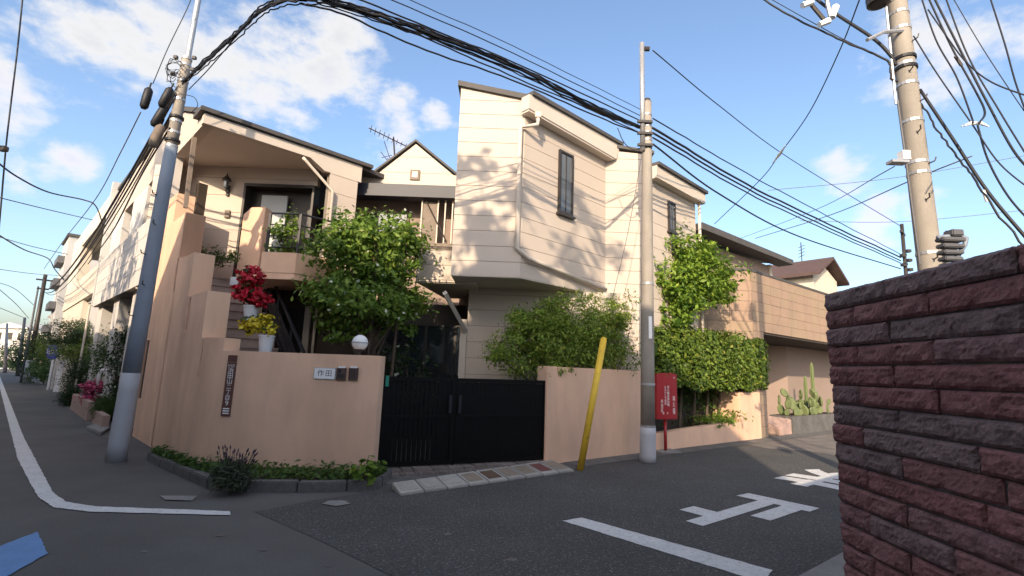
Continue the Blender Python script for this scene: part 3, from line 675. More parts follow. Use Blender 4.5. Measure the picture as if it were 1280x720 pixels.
# landing, balustrade box and pier
Pa, Pb = G(327, 341, 3.22), G(366, 340.5, 3.22); yb_ = float((Pa[1] + Pb[1]) / 2)
FLd = Face((float(Pa[0]), yb_), 90); lw = float(Pb[0] - Pa[0])
FLr = Face((float(Pb[0]), yb_), 44.4)
MB().rect(FLd, 0, lw, 3.22, 3.22 + .39, -.12, 0).build('balcony_wall', 'stucco', H)
MB().rect(FLr, 0.004, .95, 3.22, 3.61, -.12, .0).build('balcony_wall', 'stucco', H)
fl_ = [(float(Pa[0]) + .01, yb_ + .01), (float(Pb[0]) - .01, yb_ + .01), FLr.P(.95, 0, -.02)[:2], (-4.3, 11.3), (-8.0, 11.3), FL.P(-2.55, 0, -.4)[:2], FL.P(-2.55, 0, -1.7)[:2]]
MB().slab(fl_, 3.1, 3.3).build('landing', 'stucco', H)
FPi = Face((G(301, 300, 4.0)[0], 0), 90)
pi0, pi1 = D(300, 300, 10.25), D(327, 300, 10.25); Fp = Face((float(pi0[0]), 10.25), 90)
MB().prism(Fp, [(0, 3.2), (float(pi1[0] - pi0[0]), 3.2), (float(pi1[0] - pi0[0]), Fp.px(322, 258)[1]), (.15, Fp.px(312, 259)[1]), (0, Fp.px(300, 268)[1])], 0, -.3).build('pier', 'stucco', H, bevel=.01)
# balcony railing
br = MB()
def rail_line(mb, a, b, r_=.014): mb.tube([a, b], r_, 6)
zt1, zt2 = FLd.px(330, 264)[1], FLd.px(365, 267)[1]; zt1 = (zt1 + zt2) / 2
for k, z_ in enumerate(np.linspace(3.72, zt1, 4)):
    rail_line(br, FLd.P(.05, z_, -.06), FLd.P(lw - .02, z_, -.06), .02 if k == 3 else .012)
    rail_line(br, FLr.P(.0, z_, -.06), FLr.P(.9, z_ - (.0), -.06), .02 if k == 3 else .012)
for p in (FLd.P(.05, 0, -.06), FLd.P(lw - .02, 0, -.06), FLr.P(.9, 0, -.06)): br.box((p[0], p[1], (3.5 + zt1) / 2), (.045, .045, zt1 - 3.5))
br.build('balcony_railing', 'rail_black', H)
# under the landing
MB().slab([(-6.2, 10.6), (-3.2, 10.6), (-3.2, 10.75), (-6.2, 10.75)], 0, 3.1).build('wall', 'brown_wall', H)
Fu = Face((-6.2, 10.6), 90)
a0, a1 = Fu.px(352, 420)[0], Fu.px(379, 420)[0]; zu = Fu.px(365, 385)[1]
ud = MB().rect(Fu, a0, a1, .1, zu, .004, .03).build('door', 'ink', H)
MB().rect(Fu, a1 + .003, a1 + .13, 0.1, zu + .05, .004, .05).build('door_frame', 'trim_cream', ud)
ps = Fu.px(394, 420)[0]; MB().tube([Fu.P(ps, 0, .08), Fu.P(ps, 3.1, .08)], .03, 8).build('downpipe', 'trim_cream', H, smooth=True)

# middle section: parapet with gable, awning, balcony
FP = Face((-4.25, 11.9), 90); pxp = lambda x, y: FP.px(x, y)
zp = 6.38; gl, gr = pxp(474, 215)[0], pxp(567, 220)[0]; gp = pxp(520, 180)
siding(FP, [(.05, 5.99), (3.0, 5.99), (3.0, zp), (gr, zp), (gp[0], gp[1]), (gl, zp), (.05, zp)], .42, 5.99, H)
for A1, B1 in (((gl - .12, zp - .02), (gp[0], gp[1] + .05)), ((gp[0], gp[1] + .05), (gr + .1, zp - .02))):
    MB().prism(FP, [A1, B1, (B1[0], B1[1] + .06), (A1[0], A1[1] + .06)], .06, -1.5).build('gable_edge', 'roof_dark', H)
MB().rect(FP, -.1, gl - .1, zp, zp + .035, .03, -.6).build('parapet_cap', 'roof_dark', H)
MB().rect(FP, gr + .08, 3.0, zp, zp + .035, .03, -.6).build('parapet_cap', 'roof_dark', H)
vx, vz = pxp(519, 219); vt = MB().rect(FP, vx - .12, vx + .12, vz - .13, vz + .13, .0, .04).build('vent', 'wood_weathered', H)
MB().rect(FP, vx - .07, vx + .07, vz - .08, vz + .08, .04, .055).build('vent_slats', 'trim_cream', vt)
aw0, aw1 = pxp(434, 240)[0], 3.0
for k, (z0, z1, d_) in enumerate(((5.83, 5.985, .30), (5.66, 5.82, .34))): MB().rect(FP, aw0, aw1, z0, z1, -.05, d_).build('awning_panel', 'awning', H)
MB().tube([FP.P(aw0 + .06, 5.7, .3), FP.P(aw0 + .06, 4.2, .3)], .035, 8).build('downpipe', 'trim_cream', H, smooth=True)
MB().rect(FP, .05, 3.0, 2.9, 5.98, -.35, -.45).build('wall', 'wall_mauve', H)
MB().rect(FP, .3, 1.5, 3.4, 5.4, -.3, -.34).build('window', 'glass_dark', H)
# lattice with screen at the right of the balcony
x0, x1 = pxp(528, 280)[0], pxp(548, 280)[0]; MB().rect(FP, x0, x1, 4.55, 5.6, .1, .13).build('screen_panel', 'wood_weathered', H)
for px_ in (527, 547, 556, 565): a0 = pxp(px_, 280)[0]; MB().rect(FP, a0, a0 + .03, 4.5, 5.65, .131, .17).build('balcony_post', 'trim_cream', H)
MB().tube([FP.P(x0 + .1, 5.6, .2), FP.P(x1 + .25, 4.6, .2)], .02, 6).build('brace', 'frame_dark', H)
MB().rect(FP, x0 - .15, 3.0, 4.46, 4.54, .05, .25).build('balcony_rail', 'wood_weathered', H)
# balcony box left of the bay
Fbx = Face((-2.0, 9.75), 90); x0, x1 = Fbx.px(521, 330)[0], Fbx.px(566, 330)[0]; zb_ = Fbx.px(540, 352)[1]; zt_b = Fbx.px(540, 311)[1]
siding(Fbx, [(x0, zb_), (x1 + .3, zb_), (x1 + .3, zt_b), (x0, zt_b)], .3, 3.3, H, back=.3)
MB().rect(Fbx, x0 - .02, x1 + .3, zt_b, zt_b + .04, .02, -.3).build('balcony_cap', 'wood_weathered', H)
p_ = Fbx.P(x0); MB().slab([(p_[0], 9.78), (p_[0] + 1.2, 9.78), (p_[0] + 1.2, 11.9), (p_[0] + .3, 11.9)], zb_ - .02, zb_ + .1).build('balcony_floor', 'soffit', H)

# the bay: two faces, then a second pair further along the street
FB = Face((-1.165, 9.2), 90); xb = 1.31; zbot = 3.30; C_ = .3
zt0, zt1_ = 7.17, 6.92
siding(FB, [(0, zbot), (xb, zbot), (xb, zt1_), (0, zt0)], C_, 3.29, H)
B2 = Face(FB.P(xb), 46.6); w2 = 2.7
siding(B2, [(0.002, zbot), (w2, zbot), (w2, 6.62), (0.002, 6.62)], C_, 3.29, H)
MB().prism(B2, [(-.12, 6.62), (w2 + .12, 6.55), (w2 + .3, 6.95), (-.12, 6.92)], .003, .22).build('fascia', 'trim_cream', H)
MB().prism(B2, [(-.1, 6.58), (w2 + .05, 6.52), (w2 + .05, 6.6), (-.1, 6.66)], .004, .2).build('eave_soffit', 'soffit', H)
B3 = Face(B2.P(w2), 90); w3 = 1.04
siding(B3, [(.002, 0), (w3, 0), (w3, 6.72), (.002, 6.8)], C_, 3.29, H)
B4 = Face(B3.P(w3), 46.6); w4 = 2.25
siding(B4, [(.002, 2.3), (w4, 2.3), (w4, 6.12), (.002, 6.12)], C_, 3.29, H)
MB().prism(B4, [(-.02, 6.1), (w4 + .18, 6.1), (w4 + .18, 6.38), (-.02, 6.4)], .003, .2).build('fascia', 'trim_cream', H)
# left cheek of the bay, and underside
Fc = Face((-1.165, 11.8), 180); siding(Fc, [(0, zbot), (2.44, zbot), (2.44, zt0), (0, zt0)], C_, 3.29, H)
und = [FB.P(0.01, 0, -.01)[:2], FB.P(xb, 0, -.01)[:2], B2.P(w2, 0, -.01)[:2], (2.1, 12.2), (-1.15, 12.2)]
MB().slab(und, zbot - .012, zbot + .1).build('bay_soffit', 'soffit', H)
# roof edges
MB().prism(FB, [(-.06, zt0), (xb + .12, zt1_ - .02), (xb + .12, zt1_ + .09), (-.06, zt0 + .11)], .06, -2.6).build('roof_edge', 'roof_dark', H)
MB().prism(B2, [(-.05, 6.925), (w2 + .35, 6.955), (w2 + .35, 7.03), (-.05, 7.01)], .27, -1.2).build('roof_edge', 'roof_dark', H)
MB().prism(B3, [(.15, 6.86), (w3 + .1, 6.73), (w3 + .1, 6.8), (.15, 6.94)], .06, -1.5).build('roof_edge', 'roof_dark', H)
MB().prism(B4, [(-.02, 6.405), (w4 + .25, 6.385), (w4 + .25, 6.46), (-.02, 6.48)], .26, -1.5).build('roof_edge', 'roof_dark', H)
# narrow windows
def narrow_window(F, xa, xb_, ya, yb2, parent):
    s0, z1 = F.px(xa, ya); s1, z0 = F.px(xb_, yb2)
    g_ = MB().rect(F, s0 + .05, s1 - .05, z0 + .06, z1 - .05, .012, .03).build('window', 'glass_grey', parent)
    fr = MB()
    for x0, x1, a, b in ((s0, s0 + .05, z0, z1), (s1 - .05, s1, z0, z1), (s0 + .05, s1 - .05, z1 - .05, z1), (s0 + .05, s1 - .05, z0, z0 + .06)): fr.rect(F, x0, x1, a, b, .002, .055)
    fr.build('window_frame', 'frame_dark', g_)
    MB().rect(F, s0 - .04, s1 + .04, z0 - .05, z0 - .002, .002, .09).build('window_sill', 'frame_dark', g_)
    mid = (s0 + s1) / 2; MB().rect(F, mid - .012, mid + .012, z0 + .06, z1 - .05, .03, .04).build('glazing_bar', 'frame_dark', g_)
narrow_window(B2, 698, 714, 187, 272, H); narrow_window(B4, 834, 843, 251, 292, H)
# downpipe of the bay
dp = [B2.P(.12, 6.5, .24), B2.P(.12, 6.36, .24), FB.P(xb - .08, 6.3, .07), FB.P(xb - .08, 3.85, .07), B2.P(.1, 3.68, .09), B2.P(w2 - .1, 3.42, .09)]
MB().tube(dp, .045, 10).build('downpipe', 'trim_cream', H, smooth=True)
MB().box(B2.P(.12, 6.55, .24), (.12, .12, .12)).build('rain_head', 'trim_cream', H, bevel=.01)
e_ = B4.P(w4 + .02, 0, .1); MB().tube([(e_[0], e_[1], 6.1), (e_[0], e_[1], 2.0)], .04, 8).build('downpipe', 'trim_cream', H, smooth=True)
# ground floor below the bay
FU = Face((-.6, 10.55), 90); u0_, u1_ = FU.px(583, 430)[0], 3.0
siding(FU, [(u0_, 0), (u1_, 0), (u1_, 3.29), (u0_, 3.29)], .34, .1, H)
MB().rect(FU, u0_ - .14, u0_ - .002, 0, 2.6, -.1, .06).build('pillar', 'trim_cream', H)
k0, k1 = D(556, 366, 9.35), D(582, 414, 10.5)
MB().tube([k0, k1], .055, 4).build('strut', 'trim_cream', H)
# dark entrance hall glazing deep in the court
FH = Face((-3.3, 11.3), 90)
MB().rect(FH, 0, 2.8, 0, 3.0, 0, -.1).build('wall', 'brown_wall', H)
for k in range(4):
    g_ = MB().rect(FH, .1 + k * .66, .7 + k * .66, .1, 2.5, .002, .03).build('window', 'glass_dark', H); f2 = MB()
    for a, b, c, d in ((.07 + k * .66, .1 + k * .66, .07, 2.53), (.7 + k * .66, .73 + k * .66, .07, 2.53), (.1 + k * .66, .7 + k * .66, 2.5, 2.53)): f2.rect(FH, a, b, c, d, .002, .05)
    f2.build('window_frame', 'frame_dark', g_)
# weathered post under the canopy corner
pt0, pt1 = D(234, 242, 9.45), D(243, 172, 9.45); MB().tube([pt0 - (pt1 - pt0) * .25, pt1], [.05, .055], 4).build('canopy_post', 'wood_weathered', H)
# tv aerial on the roof
an = empty('tv_aerial', (D(493, 195, 14)), 'spiky tv aerial standing behind the gable', 'aerial')
mb = MB(); mb.tube([D(494, 208, 14), D(492, 172, 14)], .025, 6).build('mast', 'frame_dark', an)
b0_, b1_ = D(461, 160, 14), D(510, 184, 14); mb = MB(); mb.tube([b0_, b1_], .018, 5)
for k in range(9):
    c = b0_ + (b1_ - b0_) * (k + .5) / 9; v_ = np.array([.12, -.3, .05]) * (.4 if k > 5 else .55); mb.tube([c - v_, c + v_], .009, 4)
mb.build('elements', 'frame_dark', an)
mb = MB(); mb.tube([D(484, 198, 14), D(490, 203, 14)], .012, 4)
for (a, b) in (((476, 190), (486, 203)), ((480, 176), (488, 200)), ((477, 197), (490, 194))): mb.tube([D(*a, 14), D(*b, 14)], .01, 4)
mb.build('side_elements', 'frame_dark', an)

# ------------------------------------------------------------------ outside stair with handrail
ST = empty('outside_stair', FL.P(1.0, 0, -1.0), 'brown-tiled outside stair climbing behind the stepped pink wall', 'stair')
ns = 18; rise = 3.3 / ns; go = 3.95 / ns
for k in range(ns):
    a1 = 1.45 - k * go; a0 = a1 - go
    MB().rect(FL, a0, a1, max(0, k * rise - .3), (k + 1) * rise - .035, -.36, -1.62).build('riser', 'stair_brown', ST)
    MB().rect(FL, a0 - .01, a1 + .03, (k + 1) * rise - .034, (k + 1) * rise, -.36, -1.62).build('tread', 'stair_brown', ST, bevel=.006)
FS_ = lambda s_, z_, d_=-1.66: FL.P(s_, z_, d_)
hr = MB(); tp, bt = (-2.5, 4.22), (1.5, .98)
for off, r_ in ((0, .035), (-.30, .022), (-.55, .022), (-.78, .03)):
    hr.tube([FS_(tp[0], tp[1] + off), FS_(bt[0], bt[1] + off)], r_, 6)
for k in range(6):
    s_ = tp[0] + (bt[0] - tp[0]) * k / 5; z_ = tp[1] + (bt[1] - tp[1]) * k / 5; hr.tube([FS_(s_, z_ - .9), FS_(s_, z_)], .025, 6)
hr.build('handrail', 'rail_black', ST)
pn = MB(); pn.prism(FL, [(tp[0] + .1, tp[1] - .72), (bt[0], bt[1] - .72), (bt[0], bt[1] - .36), (tp[0] + .1, tp[1] - .36)], -1.65, -1.67); pn.build('balustrade_panel', 'rail_black', ST)

# ------------------------------------------------------------------ dark split-face brick wall on the right
rgb = np.random.default_rng(11)
def brick_mesh(L, h, t, seed):
    """split-face brick: grid front with broken relief, rounded towards its edges"""
    nx, nz_ = max(8, int(L / .0115)), 7; v, f = [], []; rb = random.Random(seed)
    for j in range(nz_ + 1):
        for i in range(nx + 1):
            a, b = i / nx, j / nz_; x = a * L; z = b * h
            edge = min(a * L, (1 - a) * L, b * h, (1 - b) * h); rr = max(0, 1 - edge / .0045)
            jx, jz = (rb.uniform(-.003, .003), rb.uniform(-.002, .002)) if 0 < i < nx and 0 < j < nz_ else (0, 0); x += jx; z += jz
            p = Vector((x * 14 + seed * 7.3, z * 26, seed * 3.1))
            y = .0075 * mnoise.fractal(p, .8, 2.1, 4) + rb.uniform(-.0016, .0016) - .0075 * rr * rr - .003 * max(0, 1 - edge / .014)
            v.append((x, y, z))
    n = nx + 1
    for j in range(nz_):
        for i in range(nx): k = j * n + i; f.append((k, k + 1, k + n + 1, k + n))
    base = len(v); v += [(0, -t, 0), (L, -t, 0), (L, -t, h), (0, -t, h)]
    bot = list(range(0, n)); top = list(range(nz_ * n, nz_ * n + n)); le = [j * n for j in range(nz_ + 1)]; ri = [j * n + nx for j in range(nz_ + 1)]
    f += [tuple(bot[::-1]) + (base, base + 1), tuple(top) + (base + 2, base + 3), tuple(le) + (base + 3, base), tuple(ri[::-1]) + (base + 1, base + 2), (base + 1, base, base + 3, base + 2)]
    me = bpy.data.meshes.new('brick'); me.from_pydata(v, [], f); me.update(); me.materials.append(MATS['brick_dark'])
    me.polygons.foreach_set('use_smooth', [False] * len(me.polygons)); return me
CH = .0762; BH = .0705; ZT = 1.925
lib = {L_: [brick_mesh(L_, BH, .09, s_ * 5 + i) for s_ in range(4)] for i, L_ in enumerate((.18, .36, .48))}
bw = empty('brick_wall', (1.5, 1.2, 0), 'dark purple-red split-face brick wall close on the right', 'wall')
FBk = Face((1.331, 2.09), 181.6); FBr = Face((1.35, 2.085), 51.2 + 180)     # face towards us; return face along the right street
def lay(F, length, first):
    nc = int(ZT / CH) + 1
    for c_ in range(nc):
        z_ = ZT - (c_ + 1) * CH
        if z_ < -.03: break
        x = 0.0; k = 0
        while x < length - .05:
            L_ = (.18 if c_ % 2 else .36) if k == 0 else float(rgb.choice([.48, .48, .36, .36, .36]))
            me = lib[L_][int(rgb.integers(0, 4))]; o = bpy.data.objects.new('brick', me); COL.objects.link(o)
            sx = (L_ - .008) / L_
            m = Matrix(((F.d[0] * sx, F.o[0], 0), (F.d[1] * sx, F.o[1], 0), (0, 0, 1))).to_4x4()
            m.translation = Vector(F.P(x, z_ + rgb.uniform(-.001, .001), rgb.uniform(-.004, .004)))
            o.parent = bw; o.matrix_parent_inverse = Matrix.Translation(-Vector(bw.location)); o.matrix_basis = m
            x += L_; k += 1
lay(FBk, 1.55, True)
MB().rect(FBk, .03, 4.0, -.05, ZT - .01, -.016, -.11).build('mortar', 'mortar', bw)
ret = Face(FBk.P(.02, 0, -.11), 51.2)
MB().rect(ret, .01, 9.0, -.05, ZT - .012, -.1, .0).build('return_wall', 'brick_dark', bw)
MB().rect(FBk, 1.6, 4.0, -.05, ZT - .012, -.012, .0).build('plain_run', 'brick_dark', bw)

# ------------------------------------------------------------------ utility poles
def bands(parent, c, zs, r_, lean=(0, 0), m='steel'):
    for z_ in zs: MB().tube([(c[0] + lean[0] * z_, c[1] + lean[1] * z_, z_ - .02), (c[0] + lean[0] * z_, c[1] + lean[1] * z_, z_ + .02)], r_(z_) + .008, 16).build('band', m, parent, smooth=False)
def steps_on(parent, c, zs, r_, lean=(0, 0)):
    for i, z_ in enumerate(zs):
        s_ = 1 if i % 2 else -1; x = c[0] + lean[0] * z_
        MB().tube([(x + s_ * .3 * r_(z_), c[1] - r_(z_) * .8, z_), (x + s_ * .5 * r_(z_), c[1] - r_(z_) - .07, z_ + .01), (x + s_ * .6 * r_(z_), c[1] - r_(z_) - .08, z_ + .06)], .009, 5).build('step_bolt', 'frame_dark', parent)
pl = (-5.93, 7.91)
lp = empty('utility_pole', (*pl, 0), 'tall pole with blue-grey sleeve in front of the pink corner wall', 'utility pole')
lnL = (.018, 0); rL = lambda z_: .128 - .0078 * z_
def pole_tube(c, ln, z0, z1, r_, k=20): return MB().tube([(c[0] + ln[0] * z_, c[1] + ln[1] * z_, z_) for z_ in np.linspace(z0, z1, 6)], [r_(z_) for z_ in np.linspace(z0, z1, 6)], k)
pole_tube(pl, lnL, 0, 1.32, lambda z_: rL(z_) + .008).build('lower_guard', 'pole_lower', lp, smooth=True)
pole_tube(pl, lnL, 1.32, 5.1, lambda z_: rL(z_) + .005).build('sleeve', 'pole_sleeve', lp, smooth=True)
pole_tube(pl, lnL, 5.1, 6.75, rL).build('shaft', 'pole_concrete', lp, smooth=True)
pole_tube(pl, (.02, 0), 6.3, 8.8, lambda z_: .045).build('top_pipe', 'steel', lp, smooth=True)
bands(lp, pl, [5.1, 5.35, 5.55, 5.95, 6.3, 6.6, 6.72], rL, lnL); bands(lp, pl, [5.2, 5.62], lambda z_: rL(z_) + .02, lnL, 'cable')
for z_, s_ in ((6.72, 1), (6.72, -1), (6.5, 1), (6.4, -1)): MB().box((pl[0] + .12 + s_ * .16, pl[1] - .05, z_), (.06, .05, .05)).build('clamp', 'frame_dark', lp)
steps_on(lp, pl, [2.2, 2.7, 3.2, 3.7, 4.2], rL, lnL)
pm = (2.58, 9.41)
mp_ = empty('utility_pole', (*pm, 0), 'pale grey pole with thin pipe on top in front of the house bay', 'utility pole')
lnM = (.008, 0); rM = lambda z_: .135 - .006 * z_
pole_tube(pm, lnM, 0, .62, lambda z_: rM(z_) + .012).build('lower_guard', 'pole_lower', mp_, smooth=True)
pole_tube(pm, lnM, .62, 7.1, rM).build('shaft', 'pole_concrete', mp_, smooth=True)
bands(mp_, pm, [.64, 1.4, 3.3, 6.1, 6.25, 6.4, 6.55, 6.8], rM, lnM)
MB().tube([(pm[0] + .057, pm[1], 7.08), (pm[0] + .057, pm[1], 7.16)], [.095, .07], 14).build('cap', 'frame_dark', mp_)
MB().tube([(pm[0] - .06, pm[1] - .08, 6.0), (pm[0] - .055, pm[1] - .08, 8.38)], .05, 10).build('top_pipe', 'steel', mp_, smooth=True)
MB().tube([(pm[0] + .0, pm[1] - .08, 8.25), (pm[0] + .1, pm[1] - .08, 8.25)], .05, 8).build('insulator', 'frame_dark', mp_)
for z_ in (6.1, 6.35, 6.6): MB().box((pm[0] - .02, pm[1] - .12, z_), (.3, .06, .05)).build('clamp', 'frame_dark', mp_)
MB().box((pm[0] + .04, pm[1] - .118, 2.45), (.06, .02, .42)).build('plate', 'plate_white', mp_)
pr = tuple(D(1163, 330, 6.3)[:2])
rp = empty('utility_pole', (*pr, 0), 'sunlit thick concrete pole rising behind the brick wall', 'utility pole')
lnR = (-.018, 0); prb = (pr[0] + .05, pr[1]); rR = lambda z_: .15 - .005 * z_
pole_tube(prb, lnR, 0, 9.5, rR, 24).build('shaft', 'pole_concrete', rp, smooth=True)
bands(rp, prb, [3.25, 4.35, 4.5, 5.1, 5.65, 5.95, 6.05, 6.5, 6.75, 6.95], rR, lnR)
steps_on(rp, prb, [3.15, 3.45, 3.95, 4.45, 4.9, 5.35, 5.8, 6.25], rR, lnR)
for z_, c_ in ((6.05, 'cable'), (5.9, 'cable')): bands(rp, prb, [z_], lambda q: rR(q) + .012, lnR, c_)
MB().tube([D(1150, 330, 6.2), D(1122, 125, 6.2)], .014, 6).build('conduit', 'cable_grey', rp)
MB().tube([D(1120, 130, 6.2), D(1103, -40, 6.2)], .016, 6).build('conduit', 'steel', rp)
c_ = D(1122, 203, 6.1); MB().box(c_, (.22, .12, .035)).build('bracket', 'steel', rp); MB().box(D(1130, 195, 6.1), (.1, .1, .12)).build('small_box', 'plate_white', rp)
ar = MB(); ar.tube([D(1137, 38, 6.25), D(1105, 40, 6.1), D(1084, 50, 6.0)], .025, 6); ar.build('arm', 'steel', rp)
c_ = D(1098, 2, 6.2); MB().lathe((c_[0], c_[1], c_[2] - .06), [(.1, 0), (.14, .02), (.15, .12), (.1, .4), (.04, .5)], 16).build('lamp_housing', 'frame_dark', rp)
# insulators and hardware hanging at the top, transformer arm
ti = empty('line_hardware', D(1030, -10, 6.6), 'cluster of white insulators on a cross arm at the top edge', 'insulator')
MB().tube([D(1005, -5, 6.6), D(1033, 28, 6.6)], .03, 6).build('cross_arm', 'frame_dark', ti); MB().tube([D(1038, 20, 6.6), D(1030, -15, 6.6)], .03, 6).build('cross_arm', 'steel', ti)
for a_, b_ in (((1003, 7), (1015, 2)), ((1024, 31), (1036, 26)), ((1040, 22), (1045, 8)), ((1030, -5), (1042, -8))): MB().tube([D(*a_, 6.55), D(*b_, 6.55)], [.045, .05], 8).build('insulator', 'plate_white', ti)
# grey equipment rack behind the brick wall
eq = empty('equipment_rack', D(1190, 320, 5.2), 'grey metal rack with curved pipe on the pole behind the brick wall', 'rack')
for k in range(5): MB().box(D(1188, 300 + k * 8, 5.3), (.26 - k * .02, .12, .045)).build('louvre', 'cable_grey', eq, bevel=.01)
MB().tube([D(1172, 297, 5.3), D(1200, 294, 5.3), D(1208, 298, 5.3), D(1206, 306, 5.3), D(1192, 328, 5.3)], .025, 8).build('pipe', 'pole_sleeve', eq, smooth=True)
MB().box(D(1192, 292, 5.3), (.13, .13, .07)).build('cap', 'cable_grey', eq, bevel=.01); MB().tube([D(1180, 300, 5.35), D(1184, 345, 5.35)], .03, 6).build('post', 'steel', eq)

# poles further off
def far_pole(base, top, r_, label, m='cable_grey', arms=()):
    e_ = empty('utility_pole', base, label, 'utility pole'); MB().tube([base, top], [r_, r_ * .75], 10).build('shaft', m, e_, smooth=True)
    for z_, w_ in arms: MB().box((top[0], top[1], z_), (w_, .1, .08), rz=R(45)).build('cross_arm', 'frame_dark', e_)
    return e_
fl1 = far_pole(G(33, 479), D(57, 343, 27.6), .12, 'dark pole far down the left street holding the cable bundle', 'frame_dark', ((5.7, .7), (5.2, .5)))
MB().tube([G(33, 479), D(36, 462, 27.6) + np.array([0, 0, .5])], .18, 10).build('lower_guard', 'pole_lower', fl1, smooth=True)
far_pole(G(26, 478.5), D(48, 358, 28.5), .06, 'thin pole close beside the dark pole down the left street', 'cable_grey')
far_pole(G(22, 470), D(31, 398, 42), .13, 'smaller distant pole down the left street', 'frame_dark')
far_pole(G(6, 466), D(9, 405, 60), .14, 'most distant pole at the left edge', 'frame_dark')
fr1 = far_pole((16.4, 20.3, 0), (16.5, 20.3, 8.3), .09, 'far pole with cross arms at the end of the right street cables', 'frame_dark', ((7.9, .9), (7.0, .5), (6.6, .6)))
for k in range(5): MB().box((16.46 + .12 * (-1) ** k, 20.2, 6.3 + k * .2), (.16, .16, .12)).build('fitting', 'frame_dark', fr1)
# aerial on the far roofs
an = empty('tv_aerial', D(1003, 330, 30), 'thin tv aerial above the red roof', 'aerial')
MB().tube([D(1003, 335, 30), D(1001, 303, 30)], .03, 5).build('mast', 'frame_dark', an)
mb = MB()
for k in range(4): c = D(1002, 308 + k * 4, 30); mb.tube([c + np.array([-.2, 0, -.1]), c + np.array([.2, 0, .1])], .018, 4)
mb.build('elements', 'frame_dark', an)

# ------------------------------------------------------------------ cables: (points in space, radius)
def cable(label, pts, r_=.012, n=8, m='cable', wob=0.0, seed=0):
    P_ = catmull(pts, n)
    if wob:
        rg = random.Random(seed); P_ = [P_[0]] + [p + np.array([rg.uniform(-wob, wob) for _ in range(3)]) for p in P_[1:-1]] + [P_[-1]]
    o = MB().tube(P_, r_, 6).build('cable', m, None, smooth=True); return setp(o, label, 'cable', 'overhead cables')
Z = 6.2
arc = [(228, 103), (262, 72), (300, 38), (330, 10), (372, -2), (420, 4), (520, 36), (640, 83), (740, 133)]
A = [G(x, y, Z) for x, y in arc] + [D(803, 160, 9.41)]
# the thick bundle: a lashed main cable with strands round it
bd = empty('cable_bundle', A[0], 'thick black cable bundle arching from the left pole to the middle pole', 'cable bundle')
for k, (dx, dy, dz, r_) in enumerate(((0, 0, 0, .026), (.03, .02, .04, .012), (-.03, .01, -.03, .014), (.02, -.04, .02, .010), (0, .04, -.05, .009))):
    P_ = catmull([p + np.array([dx, dy, dz]) * (1 if 0 < i < len(A) - 1 else .5) for i, p in enumerate(A)], 10); rg = random.Random(k)
    P_ = [p + np.array([rg.uniform(-.012, .012) for _ in range(3)]) for p in P_]; MB().tube(P_, r_, 6).build('strand', 'cable', bd, smooth=True)
for lb, pts, r_ in (
    ('second cable just above the thick bundle over the bay', [(374, 4), (430, 18), (520, 58), (640, 100), (740, 143)], .013),
    ('wire leaving the bundle at the top and passing over the gable', [(405, -2), (470, 22), (560, 60), (660, 104), (745, 140)], .011)):
    cable(lb, [G(x, y, Z) for x, y in pts] + [D(803, 168, 9.41)], r_, wob=.008)
for k, (lb, y0, pts, r_) in enumerate((
    ('upper of the thin twin wires running from overhead to the middle pole', 146, [(330, -60), (470, -8), (640, 66)], .008),
    ('lower of the thin twin wires running from overhead to the middle pole', 152, [(320, -40), (440, -4), (560, 45), (640, 77)], .012),
    ('topmost thin wire reaching the middle pole from above', 138, [(380, -70), (500, -6), (640, 57)], .006))):
    cable(lb, [G(x, y, 6.55) for x, y in pts] + [D(803, y0, 9.41)], r_, wob=.004)
cable('slack loop of thin wire beside the middle pole', [D(772, 160, 9.3), D(780, 178, 9.3), D(792, 187, 9.3), D(803, 184, 9.4)], .009)
cable('thin stay wire slanting down the front of the house beside the middle pole', [D(803, 190, 9.35), D(785, 290, 9.6), D(765, 375, 9.9)], .006, m='cable_grey')
# middle pole to the far right pole
for k, (lb, y0, ym, y1, r_) in enumerate((
    ('topmost cable between the middle pole and the far right pole', 148, 228, 318, .014), ('second cable from the top between the middle and far right poles', 160, 238, 322, .026),
    ('third cable from the top between the middle and far right poles', 166, 243, 326, .022), ('fourth cable from the top between the middle and far right poles', 172, 248, 329, .018))):
    cable(lb, [D(816, y0, 9.41), D(960, ym + (6 if k else 3), 13.6), D(1126, y1, 20.3)], r_, 12, wob=.012)
cable('lowest cable sagging from the middle pole to the far right pole', [D(816, 180, 9.41), D(900, 243, 11.6), D(1000, 296, 15), D(1126, 336, 20.3)], .02, 10)
cable('single wire from the very top of the middle pole down to the right', [D(816, 63, 9.35), D(900, 133, 12), D(990, 200, 16), D(1128, 284, 20.3)], .013)
cable('wire with a splice crossing the open sky from the top edge', [D(1078, -10, 6.0), D(1050, 62, 7.2), D(1012, 140, 8.6), D(975, 192, 10), D(950, 225, 11.2), D(893, 280, 14)], .010)
MB().tube([D(982, 182, 9.7), D(975, 192, 10), D(966, 204, 10.4)], [.01, .035, .01], 6).build('wire_splice', 'plate_white', label='pale splice on the wire crossing the open sky', cat='splice')
cable('faint wire crossing low behind the far right pole to the right edge', [D(1000, 276, 22), D(1128, 277, 22), D(1290, 262, 22)], .012, m='cable_grey')
cable('faint wire rising from the house roof across to the right pole', [D(944, 298, 16), D(1040, 268, 12), D(1140, 225, 8), D(1215, 195, 7)], .010, m='cable_grey')
cable('faint level wire crossing behind the thick right pole', [D(960, 238, 24), D(1120, 222, 24), D(1290, 193, 24)], .014, m='cable_grey')
cable('thin grey wire from the far roofs up to the right pole bracket', [D(920, 300, 18), D(1020, 262, 12), D(1118, 208, 6.3)], .007, m='cable_grey')
